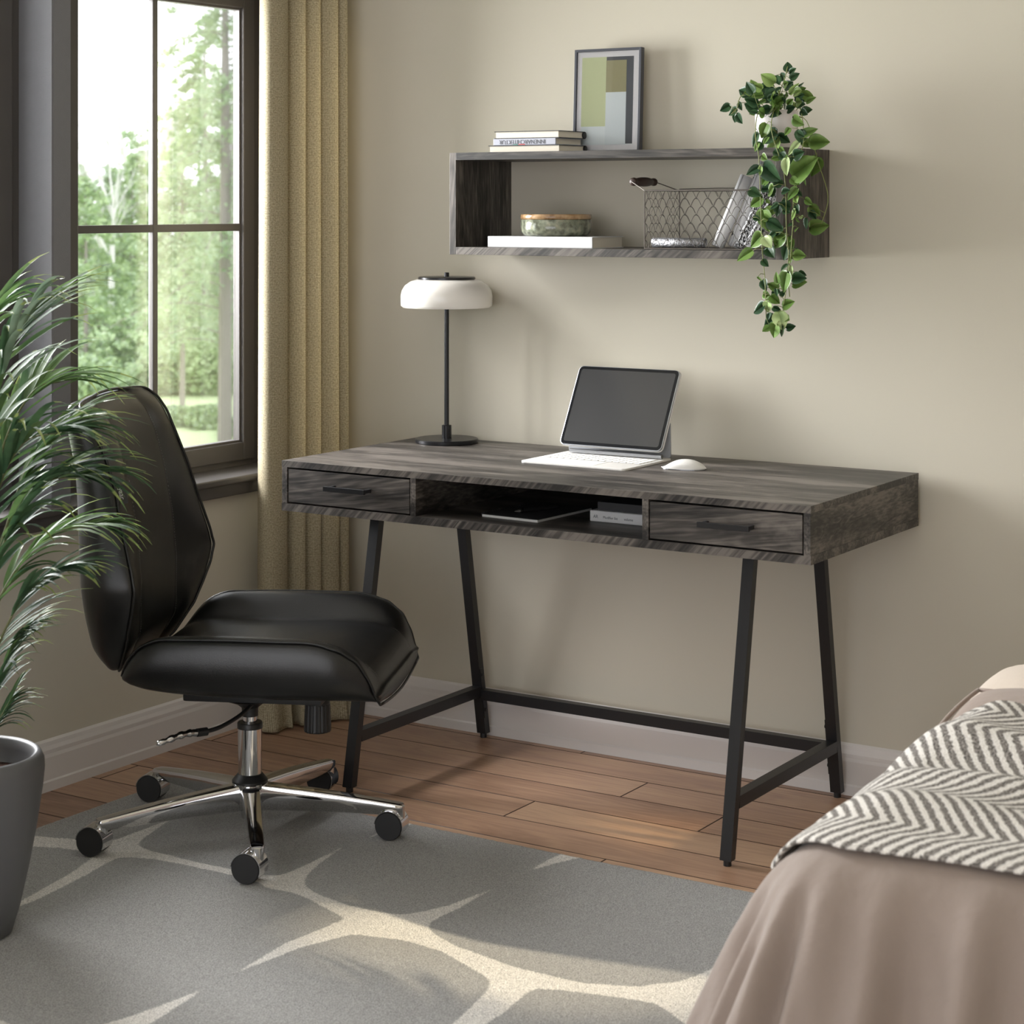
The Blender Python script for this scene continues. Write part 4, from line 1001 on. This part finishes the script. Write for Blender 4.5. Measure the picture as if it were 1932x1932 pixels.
def add_leaf(b, base, tip, mi, rnd, width=.36, up=None, fold_=.25, curl=.18):
    a, t_ = Vector(base), Vector(tip); d = t_-a; l = d.length; d.normalize()
    n = Vector(up) if up else Vector((rnd.uniform(-.5, .5)-.2, -1, rnd.uniform(-.1, .7)))
    n = (n-d*n.dot(d)).normalized(); s = d.cross(n)
    prof = [(0, .0), (-.03, .42), (.10, .82), (.28, 1.0), (.50, .90), (.72, .60), (.88, .28), (1, 0)]
    b.mi = mi; mid = []; R = []; Lf = []
    for q, w in prof:
        c = a+d*(max(0, q)*l)-n*(curl*l*(q*q)*.6)
        mid.append(b.bm.verts.new(c))
        e = w*width*l
        cc = a+d*(q*l)-n*(curl*l*(q*q)*.6)+n*(fold_*e)
        R.append(b.bm.verts.new(cc+s*e)); Lf.append(b.bm.verts.new(cc-s*e))
    for i in range(len(prof)-1):
        for S in (R, Lf):
            vs = [mid[i], mid[i+1], S[i+1], S[i]]
            b._face(vs)
rnd = random.Random(11); b = B()
lv = []
for s in LEAVES.split(';'):
    k = [float(v)/1000 for v in s.split(',')]; lv.append((Vector(k[:3]), Vector(k[3:6]), int(round(k[6]*1000))))
for p, q, t_ in lv: add_leaf(b, p-pp, q-pp, t_, rnd, width=.42 if (q-p).length > .02 else .4, fold_=.14)
for _ in range(46):   # the dense crown over the pot
    a = rnd.uniform(0, 2*pi); c = Vector((1.505+.062*cos(a)*rnd.random()**.5, -.165+.05*sin(a), rnd.uniform(1.575, 1.645)))
    d = Vector((cos(a)+rnd.uniform(-.5, .5), sin(a)*.6-.3, rnd.uniform(-.5, .5))).normalized()
    add_leaf(b, c-pp, c+d*rnd.uniform(.024, .036)-pp, rnd.choice((0, 0, 0, 1, 1, 2)), rnd, .42, fold_=.14)
for _ in range(26):
    c = Vector((rnd.uniform(1.50, 1.60), -.275+rnd.uniform(-.01, .01), rnd.uniform(1.27, 1.57)))
    d = Vector((rnd.uniform(-1, 1), -.2, rnd.uniform(-1, .2))).normalized()
    add_leaf(b, c-pp, c+d*rnd.uniform(.018, .030)-pp, rnd.choice((0, 0, 1)), rnd, .46, fold_=.14)
bmesh.ops.remove_doubles(b.bm, verts=b.bm.verts[:], dist=1e-6)
b.done('foliage', LV, pl, smooth=True, fix=False)
VN = [[(1.49, -.16, 1.575), (1.475, -.215, 1.585), (1.492, -.272, 1.53), (1.509, -.29, 1.474), (1.514, -.29, 1.355), (1.517, -.29, 1.273), (1.524, -.29, 1.202), (1.527, -.29, 1.119)],
 [(1.50, -.15, 1.575), (1.512, -.20, 1.60), (1.530, -.270, 1.54), (1.571, -.29, 1.438), (1.576, -.29, 1.32), (1.581, -.29, 1.262), (1.579, -.29, 1.215), (1.584, -.29, 1.168)],
 [(1.52, -.14, 1.575), (1.555, -.17, 1.59), (1.60, -.25, 1.52), (1.607, -.29, 1.473), (1.594, -.29, 1.403), (1.592, -.29, 1.332), (1.590, -.29, 1.309), (1.584, -.29, 1.238), (1.569, -.29, 1.144), (1.566, -.29, 1.103)],
 [(1.52, -.15, 1.575), (1.58, -.19, 1.56), (1.62, -.22, 1.47), (1.645, -.22, 1.39), (1.63, -.22, 1.33)],
 [(1.50, -.15, 1.57), (1.503, -.17, 1.621), (1.516, -.17, 1.657), (1.524, -.17, 1.687)],
 [(1.48, -.15, 1.57), (1.45, -.17, 1.611), (1.409, -.17, 1.624), (1.396, -.17, 1.594), (1.382, -.17, 1.582)]]
b = B()
for v in VN: b.tube([Vector(p)-pp for p in smooth_path(v, 5)], .0011, n=5)
ends = [Vector(p) for v in VN for p in smooth_path(v, 5)]
for p, q, t_ in lv:
    e = min(ends, key=lambda w: (w-p).length)
    if .004 < (e-p).length < .09: b.tube([e-pp, (e+p)/2-pp+Vector((0, -.003, .004)), p-pp], .0007, n=4)
b.done('vines', VINE, pl, smooth=True)
B().lathe([(.0, 0), (.043, 0), (.046, .003), (.050, .086), (.0505, .088), (.0475, .088), (.046, .075), (.0, .073)], n=48, cap=False).done('pot', mat('glossy_white_ceramic', (232, 226, 226), .2), pl, autosm=40)
B().lathe([(.0, .0745), (.0455, .0745), (.03, .078), (.0, .080)], n=24, cap=False).done('soil', mat('potting_soil', (56, 44, 36), .95, bump=(150, 1, .004)), pl)

# ------------------------------------------------------------------ potted palm, left foreground
pc = Vector((.584, -1.751, .0117))
pm = thing('potted_palm', 'potted palm with arching feathery fronds in a tapered grey planter, left foreground', 'plant', pc)
PZ = .338
POT = mat('matte_grey_planter', (88, 88, 90), .42, bump=(60, .03, .002))
prof = [(.0, 0), (.072, 0), (.078, .004), (.092, .05), (.108, .12), (.123, .20), (.1335, .27), (.137, .305), (.136, .322), (.131, .333), (.124, PZ), (.116, .333), (.111, .318), (.109, .28), (.0, .27)]
B().lathe(prof, n=72, cap=False).done('planter', POT, pm, smooth=True)
b = B(); rr_ = random.Random(1); rings = []
for r in (.1085, .09, .07, .05, .03, .01):
    rings.append([(r*cos(2*pi*k/40), r*sin(2*pi*k/40), .291+rr_.uniform(-.002, .002)+.004*(1-r/.11)) for k in range(40)])
b.loft(rings, cap=True); b.done('soil', mat('reddish_brown_soil', (92, 66, 58), .95, bump=(170, 1.0, .006), vary=(240, .6)), pm, smooth=True)
PL = [leaf_mat('palm_dark', (50, 78, 54), (78, 106, 72), 14, .6, .2), leaf_mat('palm_mid', (74, 102, 62), (108, 134, 82), 14, .6, .25), leaf_mat('palm_sheen_tint', (112, 132, 112), (140, 156, 136), 14, .58, .2), leaf_mat('palm_tip', (128, 144, 82), (150, 162, 98), 14, .4, .3)]  # third tone paints leaf sheen in as a lighter, greyer colour
RV, VV = Vector((.845, .535, 0)), Vector((-.535, .845, 0))
fr_ = [  # (points as (right, back, up), leaflet length, mean tone, petiole start index)
 ([(0, 0, 0), (.012, -.006, .35), (.045, -.02, .66), (.085, -.03, .80), (.125, -.04, .87)], .185, 2),
 ([(0, 0, 0), (-.03, .02, .38), (-.02, .02, .70), (.02, .03, .84), (.05, .05, .88)], .17, 1),
 ([(0, 0, 0), (.03, -.05, .33), (.075, -.09, .54), (.13, -.12, .635), (.195, -.13, .655)], .175, 0),
 ([(0, 0, 0), (.02, -.02, .26), (.07, -.02, .44), (.14, -.02, .545), (.21, -.02, .56)], .18, 0),
 ([(0, 0, 0), (.02, .03, .24), (.07, .06, .37), (.14, .08, .44), (.215, .10, .45)], .155, 1),
 ([(0, 0, 0), (.03, -.04, .15), (.07, -.06, .26), (.12, -.07, .35), (.18, -.08, .395)], .15, 0),
 ([(0, 0, 0), (.03, .0, .10), (.055, .0, .18), (.075, .0, .235), (.09, .0, .26)], .10, 0),
 ([(0, 0, 0), (.03, .02, .06), (.05, .03, .10), (.065, .04, .13)], .085, 0),
 ([(0, 0, 0), (.0, .05, .35), (.03, .10, .58), (.08, .15, .70), (.13, .19, .72)], .17, 1),
 ([(0, 0, 0), (.03, -.01, .30), (.08, .0, .50), (.12, .01, .60), (.18, .02, .66)], .165, 1),
 ([(0, 0, 0), (-.03, -.06, .36), (-.09, -.12, .62), (-.17, -.18, .72), (-.25, -.22, .72)], .17, 0),
 ([(0, 0, 0), (-.05, .03, .32), (-.13, .06, .52), (-.22, .08, .60), (-.31, .09, .58)], .16, 1),
 ([(0, 0, 0), (-.02, -.05, .24), (-.05, -.14, .42), (-.10, -.22, .50), (-.14, -.29, .48)], .15, 0),
 ([(0, 0, 0), (-.04, .06, .26), (-.10, .14, .40), (-.16, .21, .44), (-.20, .27, .40)], .15, 0)]
def ribbon(b, pts, ws, nrm, mi):
    L_ = []; R_ = []; M_ = []; n = len(pts)
    for i, p in enumerate(pts):
        d = (pts[min(i+1, n-1)]-pts[max(0, i-1)]).normalized(); s = d.cross(nrm)
        s = s.normalized() if s.length > 1e-4 else Vector((1, 0, 0)); up_ = s.cross(d)
        L_.append(b.bm.verts.new(p-s*ws[i]+up_*ws[i]*.35)); R_.append(b.bm.verts.new(p+s*ws[i]+up_*ws[i]*.35)); M_.append(b.bm.verts.new(p))
    for i in range(n-1):
        b.mi = mi if i < n-3 else (3 if rnd.random() < .6 else mi)
        b._face([L_[i], M_[i], M_[i+1], L_[i+1]]); b._face([M_[i], R_[i], R_[i+1], M_[i+1]])
for pts, ll, tone in fr_:
    P = smooth_path([RV*a+VV*c+Vector((0, 0, z*1.0+.295)) for a, c, z in pts], 12); n = len(P)
    st_ = B(); st_.tube(P, [lerp(.0042, .0012, i/(n-1)) for i in range(n)], n=6)
    b = B()
    i0 = int(n*.38)
    for i in range(i0, n, 1):
        f = (i-i0)/(n-1-i0); t_ = (P[min(i+1, n-1)]-P[max(0, i-1)]).normalized()
        for sg in (-1, 1):
            if rnd.random() < .36: continue
            sd = t_.cross(Vector((0, 0, 1))); sd = sd.normalized() if sd.length > .2 else RV.cross(Vector((0, 0, 1)))
            lift = t_.cross(sd)*-1
            d = (t_*lerp(.75, 1.5, f)+sd*sg*1.0+Vector((0, 0, 1))*.30+Vector((rnd.uniform(-.2, .2), rnd.uniform(-.2, .2), rnd.uniform(-.12, .22)))).normalized()
            d = (d+RV*.25*(1 if pts[-1][0] > 0 else -.6)).normalized()
            l = ll*1.12*(.62+.55*sin(pi*min(1, .18+f*.75)))*rnd.uniform(.8, 1.12)
            q = []; v = P[i].copy(); dd = d.copy(); m_ = 9; dr = rnd.uniform(.12, .30)
            for k in range(m_):
                q.append(v.copy()); v = v+dd*(l/(m_-1)); dd = (dd+Vector((0, 0, -dr*(.35+.9*k/m_)))).normalized()
            wv = [max(.0004, .0070*(ll/.17)*(sin(pi*min(1, (k/(m_-1))**.62*.97+.03))**.8)) for k in range(m_)]; wv[0] = .0012; wv[-1] = .0004
            tt = tone if rnd.random() < .6 else rnd.choice((0, 0, 1, 1, 2))
            ribbon(b, q, wv, Vector((rnd.uniform(-.3, .3), rnd.uniform(-.3, .3), 1)), tt)
    fo = b.done('frond', PL, pm, smooth=True, fix=False)
    st_.done('frond_stem', mat('palm_stem', (104, 106, 70), .5) if 'PST' not in globals() else PST, fo, smooth=True)
    PST = bpy.data.materials['palm_stem']

# ------------------------------------------------------------------ garden outside the window
GL = [leaf_mat('garden_needles', (150, 168, 132), (186, 200, 168), 3, .8, .2), leaf_mat('garden_leaves', (152, 176, 124), (186, 204, 160), 3, .8, .2), leaf_mat('garden_moss', (150, 172, 138), (184, 200, 172), 3, .8, .2), leaf_mat('garden_haze_tint', (188, 202, 180), (206, 218, 198), 3, .9, .2)]  # leaf colours lightened to paint haze and overexposure into the foliage
BARK = mat('pale_bark', (150, 142, 138), .9, bump=(20, .6, .02))
BARE = mat('bare_twig_bark', (214, 212, 210), .9)  # bark lightened so the haze is in the colour
GROUND_Z = -2.75
b = B(); b.quad([(-120, -60, GROUND_Z), (-.5, -60, GROUND_Z), (-.5, 120, GROUND_Z), (-120, 120, GROUND_Z)])
o = b.done('lawn', mat('lawn_grass', (196, 212, 164), .95, vary=(3, .12)), None); tag(o, 'sunlit green lawn outside the window', 'lawn', kind='stuff')
def clump(b, c, r, n, sz, rnd, mis, flat=.6):
    for _ in range(n):
        a = rnd.uniform(0, 2*pi); z = rnd.uniform(-1, 1); q = (1-z*z)**.5; k = r*rnd.random()**.4
        p = c+Vector((q*cos(a)*k, q*sin(a)*k, z*k*flat)); u = Vector((rnd.gauss(0, 1), rnd.gauss(0, 1), rnd.gauss(0, .6))).normalized(); w = u.orthogonal().normalized(); s = sz*rnd.uniform(.5, 1.3)
        b.mi = rnd.choice(mis); b.quad([p-u*s, p-w*s*.5, p+u*s, p+w*s*.5])
def conifer(label, x, y, h, rad, seed, n=46, mis=(0, 0, 2), lean=0., base=.16, leafn=44, ls=.05):
    rnd = random.Random(seed); t_ = thing('conifer_tree', label, 'tree', (x, y, GROUND_Z)); b = B(); w = B()
    w.tube([(0, 0, 0), (0.02, 0, h*.5), (0, 0, h)], [.06*h/5, .04*h/5, .01], n=10)
    for i in range(n):
        f = base+(1-base)*(i/n)**.9; z = h*f; l = rad*(1-f)**.7*rnd.uniform(.6, 1.1)+.12; a = rnd.uniform(0, 2*pi)
        d = Vector((cos(a), sin(a), 0)); P = [Vector((0, 0, z))+d*l*k/5+Vector((0, 0, .10*l*sin(k/5*pi)-.30*l*(k/5)**2)) for k in range(6)]
        w.tube(P, [.014, .012, .010, .008, .005, .003], n=4)
        for k in range(1, 6):
            clump(b, P[k]-Vector((0, 0, .05)), .10+.16*l*(1-k/7), int(leafn*l/1.2*rnd.uniform(.3, 1.1)), ls, rnd, mis, .55)
    w.done('trunk', BARK, t_); b.done('foliage', GL, t_, fix=False); return t_
conifer('tall conifer with drooping boughs seen through the right window panes', -19.5, 22.5, 10.5, 2.7, 3, n=78, leafn=46, ls=.055)
conifer('dark-trunked conifer above the low bushes, just right of the centre muntin bar', -23.5, 25.9, 4.8, 1.6, 5, n=44, leafn=60, ls=.05, base=.3)
conifer('smaller pale conifer at the left edge of the window view', -27.3, 27.1, 4.8, 2.0, 8, n=44, leafn=64, ls=.07, mis=(1, 1, 2))
conifer('broad pale conifer just left of the centre muntin bar', -29.9, 31.3, 5.4, 2.3, 9, n=50, leafn=60, ls=.07, mis=(1, 1, 2))
conifer('distant tall conifer behind the drooping one, upper right of the window view', -30.4, 34.5, 9.0, 2.5, 12, n=60, leafn=50, ls=.07, mis=(1, 2))
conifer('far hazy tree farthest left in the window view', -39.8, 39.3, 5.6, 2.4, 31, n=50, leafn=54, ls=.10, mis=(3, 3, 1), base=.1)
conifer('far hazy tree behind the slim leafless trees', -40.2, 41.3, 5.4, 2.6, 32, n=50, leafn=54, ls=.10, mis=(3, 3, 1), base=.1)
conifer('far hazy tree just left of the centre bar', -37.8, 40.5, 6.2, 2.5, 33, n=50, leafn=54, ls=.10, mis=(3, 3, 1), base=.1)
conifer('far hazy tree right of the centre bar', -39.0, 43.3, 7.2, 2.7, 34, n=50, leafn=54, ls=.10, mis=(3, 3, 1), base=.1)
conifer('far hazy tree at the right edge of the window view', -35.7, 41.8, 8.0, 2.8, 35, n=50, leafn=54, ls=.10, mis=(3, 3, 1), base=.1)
def bare(label, x, y, h, seed):
    rnd = random.Random(seed); b = B()
    def br(p, d, l, r, k):
        q = p+d*l; b.tube([p, (p+q)/2+Vector((rnd.uniform(-.03, .03)*l, rnd.uniform(-.03, .03)*l, 0)), q], [r, r*.8, r*.6], n=5 if k > 1 else 3, cap=False)
        if k == 0: return
        for _ in range(3):
            dd = (d+Vector((rnd.uniform(-.6, .6), rnd.uniform(-.6, .6), rnd.uniform(-.1, .5)))).normalized()
            br(p+d*l*rnd.uniform(.45, 1), dd, l*rnd.uniform(.5, .75), r*.55, k-1)
    br(Vector((0, 0, 0)), Vector((0, 0, 1)), h*.45, .045*h/4, 5)
    o = b.done('bare_tree', BARE, None, smooth=True); o.location = (x, y, GROUND_Z); tag(o, label, 'tree', 'bare trees in the haze')
bare('leafless pale tree with a straight trunk, seen through the left panes', -28.9, 29.6, 7.6, 3)
bare('slim leafless tree near the left edge of the window view', -32.2, 32.2, 7.2, 8)
bare('leafless tree behind the central muntin bar', -33.8, 35.9, 8.8, 6)
def bush(label, x, y, r, seed, mi, n=1500):
    rnd = random.Random(seed); b = B()
    for _ in range(9):
        a = rnd.uniform(0, 2*pi); k = r*.55*rnd.random()
        clump(b, Vector((k*cos(a), k*sin(a), r*.42)), r*.55, n//9, .028+r*.03, rnd, mi, .8)
    o = b.done('garden_bush', GL, None, fix=False); o.location = (x, y, GROUND_Z-.03); tag(o, label, 'bush', 'rounded bushes along the lawn')
for i, (x, y, r, mi, lab) in enumerate([(-21.1, 23.9, 0.55, (1, 1, 2), 'round pale bush on the lawn edge right of the dark trunk'),
    (-25.9, 29.1, 1.5, (1,), 'large light green bush behind the lawn, right of the dark trunk'),
    (-22.7, 24.6, 0.36, (0, 2), 'small green bush left of the dark trunk'),
    (-20.0, 23.4, 0.4, (1, 2), 'low bush nearest the right edge of the window'),
    (-21.8, 24.0, 0.45, (1, 2), 'low wide bush at the foot of the dark trunk'),
    (-27.7, 28.0, 1.5, (1, 2, 0), 'tall rounded bush in the left pane'),
    (-26.4, 25.9, 1.3, (1, 2), 'broad bush below the left conifer'),
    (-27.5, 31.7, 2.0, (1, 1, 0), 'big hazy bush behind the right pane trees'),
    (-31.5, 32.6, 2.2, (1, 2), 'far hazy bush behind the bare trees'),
    (-26.5, 28.1, 1.1, (1, 0, 2), 'mid green bush just left of the centre bar')]):
    bush(lab, x, y, r, 20+i, mi, n=int(1200+1900*r))

# ------------------------------------------------------------------ light
W = bpy.data.worlds.new('world'); bpy.context.scene.world = W; W.use_nodes = True
bg = W.node_tree.nodes['Background']; bg.inputs[0].default_value = (.95, .96, 1, 1); bg.inputs[1].default_value = 3.0
def area(name, loc, rot, sx, sy, power, col, spread=180):
    l = bpy.data.lights.new(name, 'AREA'); l.shape = 'RECTANGLE'; l.size = sx; l.size_y = sy; l.energy = power; l.color = col; l.spread = radians(spread)
    o = bpy.data.objects.new(name, l); COL.objects.link(o); o.location = loc; o.rotation_euler = rot; return o
# daylight entering through the windows of the left wall (light sits outside, in front of each opening)
for i, (y0, y1) in enumerate(OPEN):
    p = (66, 17, 20, 18)[i]; zt = WT[i]
    if i == 0:
        area('window_daylight_1', (-1.25, -.80, 1.75), (0, radians(-78), 0), 1.7, 1.0, 300, (1.0, .985, .99)); continue
    area('window_daylight_%d' % (i+1), (-.34, (y0+y1)/2, (zt+.70)/2+(.1 if i else 0)), (0, radians(-90), 0), zt-.75, abs(y1-y0)-.06, p, (.99, .985, 1.0))
# added fill light, outside the made-up opening behind the camera
area('front_fill', (2.5, ROOM_Y0-.3, 1.3), (radians(90), 0, 0), 3.9, 2.1, 20, (1.0, .985, .98))
def sunbeam(name, src, dst, half, power, col):
    l = bpy.data.lights.new(name, 'SPOT'); l.spot_size = 2*radians(half); l.spot_blend = .7; l.energy = power; l.color = col; l.shadow_soft_size = .06
    o = bpy.data.objects.new(name, l); COL.objects.link(o); o.location = src
    o.rotation_euler = (Vector(dst)-Vector(src)).to_track_quat('-Z', 'Y').to_euler(); return o
# low sun reaching the rug and the boards through gaps in the trees
sunbeam('sunbeam_rug', (-5.0, -1.92, 4.05), (1.50, -1.30, 0), 2.0, 4200, (1.0, .84, .60))
sunbeam('sunbeam_floor', (-5.0, -.50, 4.05), (1.42, -.48, 0), 1.1, 1900, (1.0, .74, .42))
sc = bpy.context.scene
sc.view_settings.view_transform = 'Standard'; sc.view_settings.look = 'None'; sc.view_settings.gamma = 1; sc.view_settings.use_curve_mapping = False
sc.view_settings.exposure = 0.03
